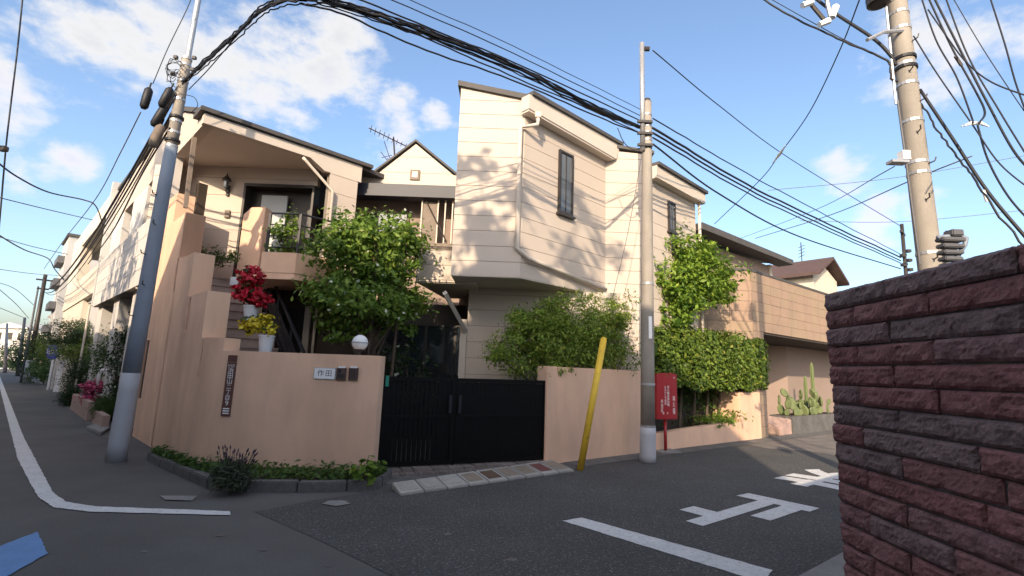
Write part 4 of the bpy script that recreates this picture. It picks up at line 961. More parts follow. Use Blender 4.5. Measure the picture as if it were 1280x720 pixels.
# round the right pole
cable('heavy cable sweeping from the top edge into the right pole', [D(1000, -18, 6.8), D(1040, 14, 6.6), D(1090, 47, 6.3), D(1112, 68, 6.2), D(1120, 82, 6.2)], .022)
cable('lashed cable from the top left into the clamps of the right pole', [D(940, -10, 7.2), D(985, 18, 7.0), D(1040, 45, 6.6), D(1098, 70, 6.25), D(1112, 80, 6.2), D(1114, 98, 6.2), D(1122, 102, 6.2)], .014, wob=.006)
cable('thin messenger wire above the lashed cable at the top', [D(955, -6, 7.2), D(1010, 25, 6.8), D(1060, 52, 6.5), D(1098, 69, 6.25)], .006)
for lb, pts, r_, wb in (
    ('thick cable from the right pole down to the right edge', [(1150, 112), (1190, 172), (1235, 240), (1290, 306)], .02, 0),
    ('coiled lashed cable below the thick one, right edge', [(1152, 130), (1175, 168), (1205, 205), (1232, 245), (1290, 322)], .012, .012),
    ('wire from the right pole passing over the junction ring', [(1142, 45), (1170, 90), (1215, 155), (1250, 205), (1300, 246)], .009, 0),
    ('left strand of the drop into the junction ring', [(1150, -8), (1170, 50), (1195, 95), (1214, 145), (1216, 154)], .010, 0),
    ('right strand of the drop into the junction ring', [(1158, -8), (1190, 60), (1220, 115), (1231, 140), (1224, 154)], .012, 0),
    ('line running on from the junction ring to the right edge', [(1222, 157), (1235, 200), (1260, 245), (1295, 285)], .012, 0),
    ('heavy line along the upper right crossing the cloud', [(1165, -8), (1200, 62), (1235, 130), (1268, 190), (1300, 225)], .014, 0),
    ('second line along the upper right crossing the cloud', [(1180, -8), (1210, 70), (1250, 140), (1290, 205)], .010, 0),
    ('thin line along the upper right crossing the cloud', [(1188, -8), (1225, 55), (1262, 112), (1295, 160)], .006, 0),
    ('steep wire at the top right corner', [(1236, -8), (1256, 55), (1270, 105), (1290, 160)], .010, 0),
    ('sagging cross wire linking the upper right lines', [(1160, 12), (1185, 48), (1208, 78), (1240, 103), (1295, 124)], .009, 0)):
    cable(lb, [D(x, y, 6.2 - i * .25) for i, (x, y) in enumerate(pts)], r_, wob=wb, seed=len(lb))
MB().tube([D(1202, 158, 5.6), D(1214, 154, 5.6), D(1226, 154, 5.6), D(1236, 158, 5.6)], [.008, .022, .022, .008], 6).build('cable_clamp', 'plate_white', label='white clamp where two strands join at the right', cat='clamp')
MB().tube([D(1194, 70, 5.85), D(1202, 82, 5.85)], .02, 6).build('cable_clamp', 'frame_dark', label='dark clamp on the upper right cross wire', cat='clamp')
MB().tube([D(1229, 238, 5.5), D(1234, 252, 5.5)], .018, 6).build('cable_clamp', 'plate_white', label='pale clamp on the coiled cable at the right', cat='clamp')
# left street
e1 = D(57, 362, 27.6)
lb_ = empty('cable_bundle', D(214, 130, 7.8), 'black cable bundle running from the left pole away down the left street', 'cable bundle')
for k, (dx, dz, r_) in enumerate(((0, 0, .026), (.05, -.07, .018), (-.04, .07, .016), (.06, .12, .012))):
    a_, b_ = D(222, 112 + k * 6, 7.85), e1 + np.array([0, 0, -.1 * k]); P_ = []
    for t in np.linspace(0, 1, 24): q_ = a_ + (b_ - a_) * t; P_.append(q_ + np.array([dx, 0, dz - 4 * (.85 + .12 * k) * t * (1 - t)]))
    MB().tube(P_, r_, 6).build('strand', 'cable', lb_, smooth=True)
cable('outer cable drooping from the left pole past the balcony', [D(212, 160, 7.8), D(175, 222, 9.5), D(140, 290, 13), D(110, 330, 18)], .016)
cable('wire rising from the splice closures to the top of the left pole', [D(191, 105, 7.9), D(210, 60, 7.8), D(236, 6, 7.7), D(243, -20, 7.7)], .007)
cable('slack wire from the hanging closure down towards the left', [D(176, 140, 7.9), D(150, 192, 9), D(120, 248, 11), D(80, 300, 15), D(55, 336, 20)], .009, m='cable_grey')
cable('upright wire near the left edge of the sky', [D(29, -10, 9), D(22, 60, 9), D(10, 160, 9), D(6, 200, 9), D(0, 270, 9), D(-6, 330, 9)], .014)
cable('curved cable from the left edge dipping to the apartment corner', [D(-8, 199, 10), D(20, 220, 10.5), D(60, 240, 11.5), D(105, 250, 13), D(120, 258, 14), D(129, 282, 15)], .018)
cable('nearly level wire from the left edge to the apartment', [D(-5, 246, 11), D(60, 262, 13), D(116, 275, 16)], .012)
cable('cable from the left edge down to the dark far pole', [D(-8, 290, 14), D(30, 312, 18), D(60, 323, 22), D(68, 336, 23), D(80, 350, 20)], .022)
cable('faint wire above the dark far pole', [D(-5, 295, 18), D(40, 308, 20), D(85, 318, 22)], .014, m='cable_grey')
cable('thin wire at the level of the far pole top', [D(-5, 336, 24), D(40, 342, 27), D(85, 345, 27)], .016, m='cable_grey')
cable('upper of three low wires at the left edge', [D(-5, 352, 26), D(20, 362, 30), D(45, 384, 34)], .016, m='cable_grey')
cable('middle of three low wires at the left edge', [D(-5, 358, 26), D(20, 380, 32), D(36, 398, 38)], .018, m='cable_grey')
cable('lowest of three low wires at the left edge', [D(-5, 383, 28), D(15, 391, 34), D(32, 398, 40)], .018, m='cable_grey')
MB().box(D(4, 186, 9), (.14, .1, .1)).build('line_fitting', 'frame_dark', label='small dark fitting on the upright wire at the left edge', cat='fitting', bevel=.01)
def closure(label, a, b, Y, r_, m='cable'):
    p, q = D(*a, Y), D(*b, Y); e_ = empty('splice_closure', q, label, 'splice closure', 'closures hanging beside the left pole')
    MB().tube([p + (q - p) * t for t in (0, .12, .5, .88, 1)], [r_ * .5, r_, r_ * 1.05, r_, r_ * .55], 10).build('case', m, e_, smooth=True)
    MB().tube([p, p + (p - q) * .25], .014, 5).build('cable_entry', 'cable', e_); return e_
closure('leftmost black splice closure hanging clear of the left pole', (187, 110), (179, 136), 7.8, .065)
closure('black splice closure lashed to the bundle beside the pole', (214, 110), (201, 134), 7.75, .065)
closure('lower black splice closure under the bundle', (206, 134), (191, 158), 7.8, .065)
closure('grey-brown splice closure lowest by the eaves', (202, 156), (190, 184), 7.85, .075, 'wood_weathered')
mb = MB(); rg = random.Random(3)
for k in range(7):
    c = D(218 + rg.uniform(-4, 4), 92 + rg.uniform(-12, 12), 7.75); P_ = [c + np.array([math.cos(t), .2 * math.sin(2 * t), math.sin(t)]) * rg.uniform(.08, .16) for t in np.linspace(0, 5.5, 12)]; mb.tube(P_, .006, 4)
mb.build('wire_coil', 'cable', label='tangle of thin looped wire on the left pole', cat='wire coil')
cable('loose thin wire hanging right of the left pole', [D(231, 118, 7.75), D(243, 122, 7.7), D(247, 132, 7.7), D(240, 140, 7.75)], .006)
cable('single wire from the pole up to the bundle apex', [D(236, 112, 7.7), D(262, 85, 7.1), D(300, 40, 6.4), D(322, 14, 6.0)], .008)

# ================================================================== PLANTS ROUND THE HOUSE
rgn = np.random.default_rng(5)
# flowering tree in the court
T = empty('dogwood_tree', (-2.6, 9.3, 0), 'leafy tree with scattered white flowers in the court behind the gate', 'tree')
bl = [(D(458, 300, 9.2), (.85, .8, .62)), (D(438, 330, 9.1), (.7, .7, .65)), (D(495, 315, 9.3), (.62, .7, .62)), (D(450, 372, 9.0), (.9, .8, .6)), (D(500, 385, 9.3), (.55, .6, .5)), (D(422, 366, 9.0), (.45, .5, .4)), (D(425, 412, 9.0), (.3, .3, .2))]
P_, Q_, K_ = cloud(bl, 13500, 21, .2, 200)
leaves('crown', P_, Q_, .104, 'leaf_dogwood', T, 1, .52)
i = rgn.choice(len(P_), 300); leaves('flowers', P_[i] + Q_[i] * .06, Q_[i], .058, 'petal_white', T, 2, .9, kind='stuff')
branches((-2.6, 9.35, 0), (-2.62, 9.25, 2.2), K_, .07, T, 3, 34)
mb = MB(); mb.tube(catmull([(-2.4, 9.5, 0), (-2.2, 9.4, 1.2), D(500, 350, 9.3)], 5), [.045 - .002 * k for k in range(11)], 7); mb.build('stem', 'bark', T, smooth=True)
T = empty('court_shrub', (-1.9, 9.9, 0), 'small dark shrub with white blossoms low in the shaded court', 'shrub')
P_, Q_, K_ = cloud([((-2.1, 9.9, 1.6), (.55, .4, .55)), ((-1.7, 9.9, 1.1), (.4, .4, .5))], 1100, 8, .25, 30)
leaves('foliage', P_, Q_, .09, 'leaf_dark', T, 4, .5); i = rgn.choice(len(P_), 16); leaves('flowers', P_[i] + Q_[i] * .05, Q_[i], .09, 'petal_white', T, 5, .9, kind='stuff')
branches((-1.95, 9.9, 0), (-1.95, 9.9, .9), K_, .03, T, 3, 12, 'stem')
# feathery shrub behind the right wall
T = empty('garden_shrub', (.9, 10.0, 0), 'broad feathery green shrub spilling over the pink wall and gate end', 'shrub')
bl = [(D(720, 398, 9.8), (.75, .6, .55)), (D(690, 430, 9.6), (.7, .55, .5)), (D(645, 438, 9.4), (.5, .5, .42)), (D(750, 435, 10.1), (.55, .5, .5)), (D(660, 405, 9.5), (.45, .45, .35)), (D(690, 463, 9.3), (.35, .3, .25)), (D(770, 395, 10.2), (.3, .35, .3))]
P_, Q_, K_ = cloud(bl, 27000, 31, .22, 280)
leaves('foliage', P_, Q_, .068, 'leaf_shrub', T, 6, .34, droop=.4)
branches((.9, 10.0, 0), (.95, 9.9, 1.5), K_, .05, T, 5, 40, 'stem')
T = empty('bare_shrub', (2.1, 10.6, 0), 'thin twiggy shrub with few yellow-brown leaves against the cream wall', 'shrub')
bl = [(D(785, 450, 10.5), (.3, .3, .45)), (D(785, 385, 10.5), (.28, .3, .35))]
P_, Q_, K_ = cloud(bl, 420, 33, .22, 26); leaves('foliage', P_, Q_, .06, 'leaf_hedge', T, 7, .45); branches((2.1, 10.5, 0), (2.1, 10.5, 1.2), K_, .022, T, 6, 22, 'stem')
# tree behind the hedge
tb = FW.P(5.6, 0, -1.25)
T = empty('garden_tree', tb, 'bright green broad-leaved tree standing behind the clipped hedge', 'tree')
bl = [(D(848, 318, 12.0), (.75, .6, .62)), (D(872, 342, 12.2), (.85, .65, .7)), (D(830, 350, 11.7), (.65, .5, .85)), (D(882, 362, 12.4), (.65, .55, .45)), (D(842, 372, 11.8), (.75, .6, .45)), (D(855, 350, 12.0), (.7, .6, .7)), (D(905, 355, 12.5), (.3, .35, .3)), (D(836, 394, 11.6), (.5, .45, .34))]
P_, Q_, K_ = cloud(bl, 14000, 41, .2, 210); leaves('crown', P_, Q_, .13, 'leaf_tree', T, 8, .42, droop=.7)
branches(tb, (tb[0] - .1, tb[1], 2.7), K_, .08, T, 7, 30)
# clipped hedge
hd = empty('hedge', FW.P(5.6, 0, -.35), 'dense clipped hedge overhanging the low planter wall', 'hedge')
n = 15000; a_ = rgn.uniform(3.15, 8.1, n); lump = .07 * np.sin(a_ * 3.1) + .05 * np.sin(a_ * 7.3 + 1)
f_ = rgn.uniform(size=n); P_, Q_ = np.zeros((n, 3)), np.zeros((n, 3))
zz = rgn.uniform(1.28, 2.62, n); dd = rgn.uniform(-.85, .12, n); front = f_ < .62; topm = ~front & (f_ < .9); endm = ~front & ~topm
bul = .10 * np.sin((zz - 1.28) / 1.34 * math.pi)
d_ = np.where(front, .10 + lump * .6 + bul + rgn.normal(0, .05, n) - .12 * np.abs(rgn.normal(0, .5, n)), dd); z_ = np.where(topm, 2.62 + lump + rgn.normal(0, .045, n), zz); z_ = np.where(front, zz + .06 * np.sin(a_ * 5), z_)
a2 = np.where(endm, np.where(rgn.uniform(size=n) < .8, 8.12 + rgn.normal(0, .05, n), 3.15), a_)
for k in range(n):
    P_[k] = FW.P(a2[k], z_[k], d_[k])
Q_[front] = [*FW.o, .25]; Q_[topm] = [0, 0, 1]; Q_[endm] = [*FW.d, .2]
leaves('foliage', P_, Q_, .082, 'leaf_hedge', hd, 9, .58, upb=.25, outb=1.0)
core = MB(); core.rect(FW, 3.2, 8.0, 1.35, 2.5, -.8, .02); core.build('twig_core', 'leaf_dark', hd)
for k in range(6): MB().tube([FW.P(3.6 + k * .6, .2, -.5), FW.P(3.65 + k * .6, 1.5, -.45)], .03, 6).build('stem', 'bark', hd)
# ivy hanging below the hedge, and a tuft in the planter
T = empty('ivy', FW.P(5.0, .4, -.75), 'ivy trailing down the dark wall below the hedge', 'ivy')
n = 1000; P_ = np.array([FW.P(rgn.uniform(3.6, 6.7), 1.3 - abs(rgn.normal(0, .34)), -.72 + rgn.uniform(0, .25)) for _ in range(n)]); leaves('foliage', P_, np.tile([*FW.o, .1], (n, 1)), .085, 'leaf_mid', T, 10, .6, upb=.1, droop=.8)
for k in range(7): MB().tube([FW.P(4.0 + k * .4, 1.3, -.7), FW.P(4.1 + k * .4, .75, -.72), FW.P(4.05 + k * .4, .4, -.7)], .01, 5).build('stem', 'bark', T)
T = empty('planter_tuft', FW.P(6.1, .4, -.3), 'bright green leafy tuft growing in the low planter', 'plant')
bl = [(FW.P(5.6, .5, -.2), (.45, .25, .14)), (FW.P(6.25, .58, -.2), (.5, .25, .17))]; P_, Q_, K_ = cloud(bl, 800, 44, .3, 40); leaves('foliage', P_, Q_, .11, 'leaf_tree', T, 11, .28, upb=.8)
# planting at the foot of the corner wall
T = empty('ground_cover', (-2.7, 6.9, .1), 'low green ground cover in the corner planting bed', 'ground cover', kind='stuff')
n = 3400; P_ = []
while len(P_) < n:
    t = rgn.uniform(.35, L_[-1] - .2); e_ = kpt(t); wpt = np.array([max(-4.3, min(-1.9, e_[0] + .25)), 7.28])
    if e_[0] < -4.4: wpt = e_ - FL.o * .22
    q = e_ + (wpt - e_) * rgn.uniform(.18, .95)
    if t < 1.9 and rgn.uniform() < .45: continue
    P_.append((q[0], q[1], .10 + abs(rgn.normal(0, .055))))
P_ = np.array(P_); leaves('ground_cover_leaves', P_, np.tile([0, -.2, 1.], (n, 1)), .075, 'grass', T, 12, .45, upb=.7, kind='stuff')
T = empty('lavender_bush', G(285, 604), 'grey lavender bush with dark flower spikes at the wall corner', 'shrub')
c_ = G(280, 609, .12); P_, Q_, K_ = cloud([((c_[0], c_[1] + .15, .22), (.21, .16, .16))], 1500, 51, .3, 50); leaves('foliage', P_, Q_, .085, 'leaf_grey', T, 13, .14, upb=.9)
mb = MB(); mf = MB()
for k in range(46):
    an = rgn.uniform(-1, 1); b_ = np.array([c_[0] + an * .13, c_[1] + rgn.uniform(.02, .25), .18]); t_ = b_ + np.array([an * .14, rgn.uniform(-.08, .1), rgn.uniform(.16, .33)]); mb.tube([b_, t_], .003, 4); dv = (t_ - b_) / np.linalg.norm(t_ - b_); mf.tube([t_, t_ + dv * .02, t_ + dv * .05], [.004, .010, .003], 5)
mb.build('stems', 'leaf_grey', T, kind='stuff'); mf.build('flower_spikes', 'petal_violet', T, kind='stuff')
T = empty('broadleaf_plant', G(456, 604), 'small broad-leaved plant at the end of the bed by the gate', 'plant')
c_ = G(455, 602, .12); P_, Q_, K_ = cloud([((c_[0], c_[1] + .08, .22), (.17, .12, .15))], 70, 52, .3, 12); leaves('foliage', P_, Q_, .10, 'leaf_tree', T, 14, .7, upb=.8); branches((c_[0], c_[1] + .08, .08), (c_[0], c_[1] + .08, .16), K_, .01, T, 8, 8, 'stem')
# landing shrubs and balcony plant
T = empty('landing_shrub', D(275, 325, 10.3), 'low green shrub at the head of the outside stair', 'shrub')
bl = [(D(278, 322, 10.2), (.34, .25, .2)), (D(262, 318, 10.2), (.26, .2, .16))]; P_, Q_, K_ = cloud(bl, 900, 61, .25, 40); leaves('foliage', P_, Q_, .07, 'leaf_mid', T, 15, .35, upb=.6)
branches(D(275, 334, 10.2), D(275, 328, 10.2), K_, .012, T, 2, 10, 'stem')
T = empty('balcony_plant', FLd.P(.4, 3.5, -.3), 'leafy plant growing behind the black balcony railing', 'plant')
bl = [(FLd.P(.32, 4.15, -.2), (.3, .22, .3)), (FLd.P(.5, 3.9, -.2), (.28, .2, .28)), (FLd.P(.25, 3.8, -.2), (.22, .2, .25))]; P_, Q_, K_ = cloud(bl, 850, 62, .25, 40); leaves('foliage', P_, Q_, .08, 'leaf_dogwood', T, 16, .5)
branches(FLd.P(.4, 3.4, -.2), FLd.P(.4, 3.75, -.2), K_, .018, T, 3, 14, 'stem')
# potted flowers on the stair
def potted(name, label, px_, py0, py1, Y, rad, petal, leaf, blobs, nf, sz, seed):
    b_ = D(px_, py1, Y); t_ = D(px_, py0, Y); h = t_[2] - b_[2]; e_ = empty(name, b_, label, 'potted flowers')
    MB().lathe(b_, [(rad * .72, 0), (rad * .78, .01), (rad, h * .9), (rad * 1.08, h * .9), (rad * 1.08, h), (rad * .95, h), (rad * .9, h * .92)], 20).build('pot', 'pot_white', e_, smooth=False)
    P_, Q_, K_ = cloud([(D(x, y, Y - .05), r_) for x, y, r_ in blobs], nf, seed, .22, 46); leaves('flowers', P_, Q_, sz, petal, e_, seed, .8, upb=.3, outb=1.0, kind='stuff')
    P2, Q2, K2 = cloud([(D(x, y, Y), tuple(q * .86 for q in r_)) for x, y, r_ in blobs], nf // 2, seed + 1, .3, 40); leaves('foliage', P2, Q2, sz, leaf, e_, seed + 1, .5)
    branches((b_[0], b_[1], t_[2] - .04), (b_[0], b_[1], t_[2] + .1), K2, .012, e_, 4, 12, 'stem'); return e_
potted('red_flowers', 'tall mass of red flowers in a white pot on the stair', 312, 382, 402, 8.5, .12, 'petal_red', 'leaf_dark', [(313, 345, (.22, .18, .19)), (304, 365, (.17, .15, .17)), (322, 372, (.2, .16, .17)), (314, 362, (.2, .18, .2))], 900, .075, 71)
potted('yellow_flowers', 'yellow flowers in a white pot low on the stair', 331, 419, 441, 7.95, .115, 'petal_yellow', 'leaf_mid', [(322, 402, (.22, .16, .13)), (334, 410, (.15, .14, .11)), (313, 410, (.13, .12, .1))], 520, .055, 81)
b_ = D(293, 352, 9.3); MB().box(b_, (.14, .06, .17), rz=.3).build('white_box', 'pot_white', label='small white box standing on the stair behind the red flowers', cat='box', bevel=.01)
# globe lamp on the low wall
g0 = D(450, 447, 7.5); gm = empty('globe_lamp', g0, 'white globe lamp on a dark base above the low pink wall', 'lamp')
gc = D(450, 428.5, 7.5); rr = .118
MB().lathe((gc[0], gc[1], gc[2] - rr), [(max(.02, rr * math.sin(math.pi * k / 14)), rr * (1 - math.cos(math.pi * k / 14))) for k in range(1, 15)], 24).build('globe', 'globe', gm, smooth=True)
MB().tube([(gc[0], gc[1], gc[2] - .01), (gc[0], gc[1], gc[2] + .01)], rr + .003, 24).build('seam_ring', 'steel', gm)
MB().lathe((gc[0], gc[1], 1.5), [(.03, 0), (.03, gc[2] - rr - 1.52), (.065, gc[2] - rr - 1.50), (.07, gc[2] - rr - 1.46)], 14).build('base', 'frame_dark', gm)

# ------------------------------------------------------------------ red extinguisher cabinet on its post
Fx = Face(FW.P(3.55, 0, .30)[:2], 68); sx0, zx1 = Fx.px(821, 467); sx1, zx0 = Fx.px(847, 524)
bxp = Fx.P((sx0 + sx1) / 2); RB = empty('extinguisher_cabinet', bxp, 'red fire extinguisher cabinet with white writing on a red post', 'fire cabinet')
n = 7; pr_ = [(sx0 + (sx1 - sx0) * k / n, .0 + .03 * math.sin(math.pi * k / n)) for k in range(n + 1)]
body = MB(); v_ = []
for z_ in (zx0, zx1):
    v_ += [Fx.P(s_, z_ + (.02 * math.sin(math.pi * (s_ - sx0) / (sx1 - sx0)) if z_ == zx1 else 0), d_) for s_, d_ in pr_] + [Fx.P(sx1, z_, -.2), Fx.P(sx0, z_, -.2)]
m_ = n + 3; body.add(v_, [tuple(range(m_)), tuple(range(m_, 2 * m_))[::-1]] + [(i, i + m_, (i + 1) % m_ + m_, (i + 1) % m_) for i in range(m_)]); body.build('case', 'red_paint', RB)
MB().rect(Fx, sx0 - .006, sx1 + .006, zx0 + .08, zx0 + .088, -.2, .004).build('door_seam', 'frame_dark', RB)
mdl = (sx0 + sx1) / 2; MB().tube([Fx.P(mdl, 0, -.08), Fx.P(mdl, zx0 + .01, -.08)], .033, 12).build('post', 'red_paint', RB, smooth=True)
MB().slab([Fx.P(mdl - .3, 0, -.3)[:2], Fx.P(mdl + .3, 0, -.3)[:2], Fx.P(mdl + .25, 0, .12)[:2], Fx.P(mdl - .25, 0, .12)[:2]], 0, .03).build('foot', 'concrete', RB)
wS = sx1 - sx0
for k, ch in enumerate('消火器'): text(ch, .12, Fx.mat(sx0 + wS * .78, zx0 + .42 - k * .125, .022), 'white_print', RB, xs=.75)
for c_, (fx, ch, zt_, sz_) in enumerate(((.50, '消火器具格納箱', .66, .062), (.36, '火災のとき使用', .66, .058))):
    for k, q in enumerate(ch): text(q, sz_, Fx.mat(sx0 + wS * fx, zx0 + zt_ - k * sz_ * .98, .033), 'white_print', RB)
for k, q in enumerate('杉並区'): text(q, .085, Fx.mat(sx0 + wS * .2, zx0 + .36 - k * .09, .026), 'white_print', RB, xs=.8)
text('第', .05, Fx.mat(sx0 + wS * .25, zx0 + .12, .033), 'white_print', RB); text('号', .05, Fx.mat(sx0 + wS * .45, zx0 + .12, .033), 'white_print', RB); text('24', .05, Fx.mat(sx0 + wS * .8, zx0 + .12, .024), 'white_print', RB)
text('9', .06, Fx.mat(sx0 + wS * .82, zx1 - .08, .022), 'white_print', RB)

# ================================================================== RIGHT-HAND NEIGHBOURS
gq = G(947, 548); FG2 = Face(gq, 51.2); FG1 = Face(FG2.P(.0), 90)
GB = empty('garage_building', FG2.P(3), 'tan tile-clad garage building with a deep dark opening', 'garage')
ztop = 4.58; zlin = 2.9; xo = .62
def facing(F, a0, a1, z0, z1, tw, th_, parent, m='tile_tan'):
    nx, nz_ = max(1, round((a1 - a0) / tw)), max(1, round((z1 - z0) / th_)); tw = (a1 - a0) / nx; th_ = (z1 - z0) / nz_
    for j in range(nz_):
        for i in range(nx): MB().rect(F, a0 + i * tw + .004, a0 + (i + 1) * tw - .004, z0 + j * th_ + .004, z0 + (j + 1) * th_ - .004, .002, .014).build('tile', m, parent)
mb = MB(); mb.rect(FG2, .01, xo, -.05, zlin, -.4, 0); mb.rect(FG2, .01, 12, zlin, ztop, -.4, 0); mb.build('wall', 'slab_brown', GB)
facing(FG2, .0, 12, zlin, ztop, .6, .28, GB); facing(FG2, 0, xo, 0, zlin, .62, .29, GB)
MB().rect(FG1, -1.9, -.003, -.05, ztop, -.3, 0).build('wall', 'slab_brown', GB); facing(FG1, -1.9, .0, 0, ztop, .63, .28, GB)
MB().rect(FG2, -.1, 12.1, ztop, ztop + .07, -.6, .03).build('coping', 'roof_dark', GB); MB().rect(FG1, -1.95, -.1, ztop, ztop + .07, -.5, .03).build('coping', 'roof_dark', GB)
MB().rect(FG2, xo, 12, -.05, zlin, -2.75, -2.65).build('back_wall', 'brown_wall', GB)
cs = Face(FG2.P(0, 0, -1.5)[:2], 51.2).px(985, 480)[0]
MB().rect(FG2, cs, 11.9, .12, zlin - .07, -1.65, -1.5).build('inner_wall', 'wall_mauve', GB)
Fq = Face(FG2.P(cs, 0, -1.5)[:2], 90); MB().rect(Fq, -1.5, -.003, .12, zlin - .07, -.15, 0).build('inner_wall', 'wall_mauve', GB)
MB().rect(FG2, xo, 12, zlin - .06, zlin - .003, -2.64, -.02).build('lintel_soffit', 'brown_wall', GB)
MB().rect(FG2, xo + .02, xo + 1.15, 0, .16, -1.2, -.35).build('door_step', 'concrete_dark', GB, bevel=.01)
MB().slab([FG2.P(-.2, 0, -.4)[:2], FG2.P(12, 0, -.4)[:2], FG2.P(12, 0, -6)[:2], FG1.P(-1.9, 0, -.3)[:2]], 4.3, 4.45).build('roof', 'roof_dark', GB)
PB = empty('cactus_planter', FG2.P(3.2), 'grey planter box with cactus in front of the garage', 'planter')
MB().rect(FG2, 2.0, 5.8, 0, .52, -.55, .12).build('box', 'concrete_dark', PB, bevel=.01); MB().rect(FG2, 2.04, 5.76, .5, .53, -.5, .06).build('soil', 'soil', PB)
rk = MB(); rk.slab([FG2.P(1.35, 0, -.5)[:2], FG2.P(1.9, 0, -.5)[:2], FG2.P(1.95, 0, .1)[:2], FG2.P(1.25, 0, .05)[:2]], 0, [.38, .5, .46, .2]); rk.build('rock', 'pink_concrete', label='pinkish stone block beside the grey planter box', cat='rock', bevel=.03)
def pad(mb, c, r_, tilt, yaw, asp=1.35, th=.03):
    k = 12; m = Matrix.Translation(Vector(c)) @ Matrix.Rotation(yaw, 4, 'Z') @ Matrix.Rotation(tilt, 4, 'Y'); v = []
    for y, f in ((-th, .82), (0, 1), (th, .82)):
        for j in range(k): an = 2 * math.pi * j / k; v.append(m @ Vector((math.cos(an) * r_ * f, y, r_ * asp + math.sin(an) * r_ * asp * f)))
    f_ = [tuple(range(k)), tuple(range(2 * k, 3 * k))[::-1]]
    for l in range(2):
        for j in range(k): f_.append((l * k + j, l * k + (j + 1) % k, (l + 1) * k + (j + 1) % k, (l + 1) * k + j))
    mb.add(v, f_); return m @ Vector((0, 0, 2 * r_ * asp * .92))
CT = empty('prickly_pear', FG2.P(3.2, .5, -.15), 'cluster of flat green prickly pear pads in the grey planter', 'cactus')
rg = random.Random(9)
for k in range(24):
    c = FG2.P(2.3 + k * .125, .5, -.2 + rg.uniform(-.2, .25)); yaw = rg.uniform(-1.5, 1.5)
    for l in range(rg.choice((2, 2, 3, 3))):
        mb = MB(); c = pad(mb, c, rg.uniform(.07, .125), rg.uniform(-.65, .65), yaw + rg.uniform(-.8, .8), 1.5); mb.build('pad', 'cactus', CT)
for lb, s_, ztp in (('tall columnar cactus beside the brick wall', 4.75, 2.2), ('shorter columnar cactus behind the prickly pear', 4.15, 1.75)):
    e_ = empty('column_cactus', FG2.P(s_, .5, -.3), lb, 'cactus'); c = FG2.P(s_, 0, -.3); mb = MB(); k = 14; v = []
    for z_ in (.5, .9, ztp - .25, ztp - .08, ztp):
        f = {0: .9, 1: 1, 2: 1, 3: .75, 4: .15}[(.5, .9, ztp - .25, ztp - .08, ztp).index(z_)]
        v += [(c[0] + math.cos(2 * math.pi * j / k) * (.058 if j % 2 else .040) * f, c[1] + math.sin(2 * math.pi * j / k) * (.058 if j % 2 else .040) * f, z_) for j in range(k)]
    mb.add(v, [(l * k + j, l * k + (j + 1) % k, (l + 1) * k + (j + 1) % k, (l + 1) * k + j) for l in range(4) for j in range(k)] + [tuple(range(4 * k, 5 * k))]); mb.build('stem', 'cactus', e_)
# house with the dark low roof
Fd = Face(FW.P(0, 0, -1.9)[:2], 51.2); DH = empty('neighbour_house', Fd.P(11.5), 'beige neighbour house with a dark low-pitched roof behind the garage', 'house')
MB().rect(Fd, 8.7, 14.4, 0, 6.15, -5, -.5).build('wall', 'wall_mauve', DH)
MB().prism(Fd, [(8.3, 6.28), (15.2, 6.22), (15.2, 6.42), (8.3, 6.5)], -.45, .15).build('eave', 'roof_dark', DH)
MB().slab([Fd.P(8.3, 0, .1)[:2], Fd.P(15.2, 0, .1)[:2], Fd.P(15.2, 0, -5)[:2], Fd.P(8.3, 0, -5)[:2]], [6.3, 6.25, 7.2, 7.2], [6.45, 6.4, 7.35, 7.35]).build('roof', 'roof_dark', DH)
MB().rect(Fd, 14.42, 14.6, 5.4, 6.2, -3, -.45).build('gable_trim', 'trim_cream', DH)
# red-roofed house
g_ = D(996, 366, 25); Fr_ = Face(g_, 51.2); RH = empty('neighbour_house', Fr_.P(1.5), 'distant house with red tiled gable roof above the garage', 'house')
apx = Fr_.px(1030, 326); er = Fr_.px(1050, 358); a0 = 2 * apx[0] - er[0]
MB().prism(Fr_, [(a0 + .5, 0), (er[0] - .5, 0), (er[0] - .5, er[1] + .2), (apx[0], apx[1] - .35), (a0 + .5, er[1] + .2)], 0, -5).build('wall', 'apt_cream', RH)
for A1, B1 in (((a0, er[1]), apx), (apx, er)): MB().prism(Fr_, [A1, B1, (B1[0], B1[1] + .16), (A1[0], A1[1] + .16)], .5, -5.5).build('roof', 'roof_red', RH)
MB().rect(Fr_, apx[0] + .2, apx[0] + 1.6, 4.3, 4.55, .02, .7).build('window_hood', 'trim_cream', RH)
MB().rect(Fr_, apx[0] + .4, apx[0] + 1.4, 3.2, 4.2, .02, .06).build('window', 'glass_dark', RH)

# ================================================================== LEFT STREET
AP = empty('apartment_building', FL.P(-18), 'cream apartment building with long recessed balcony down the left street', 'apartment')
MB().rect(FL, -24.6, -11.7, 6.55, 7.3, .1, -.3).build('parapet', 'apt_cream', AP); MB().rect(FL, -11.9, -11.62, 3.2, 7.45, .2, -.4).build('fin', 'apt_tile', AP)
MB().rect(FL, -24.6, -11.7, 3.75, 4.75, .1, -.1).build('balcony_wall', 'apt_cream', AP)
MB().rect(FL, -24.6, -20.3, 4.752, 6.548, .09, -.3).build('wall', 'apt_cream', AP); MB().rect(FL, -24.6, -12.0, 3.6, 7.0, -1.6, -1.8).build('back_wall', 'apt_tile', AP)
MB().slab([FL.P(-24.6, 0, -.3)[:2], FL.P(-11.7, 0, -.3)[:2], FL.P(-11.7, 0, -9)[:2], FL.P(-24.6, 0, -9)[:2]], 6.6, 6.9).build('roof', 'apt_cream', AP)
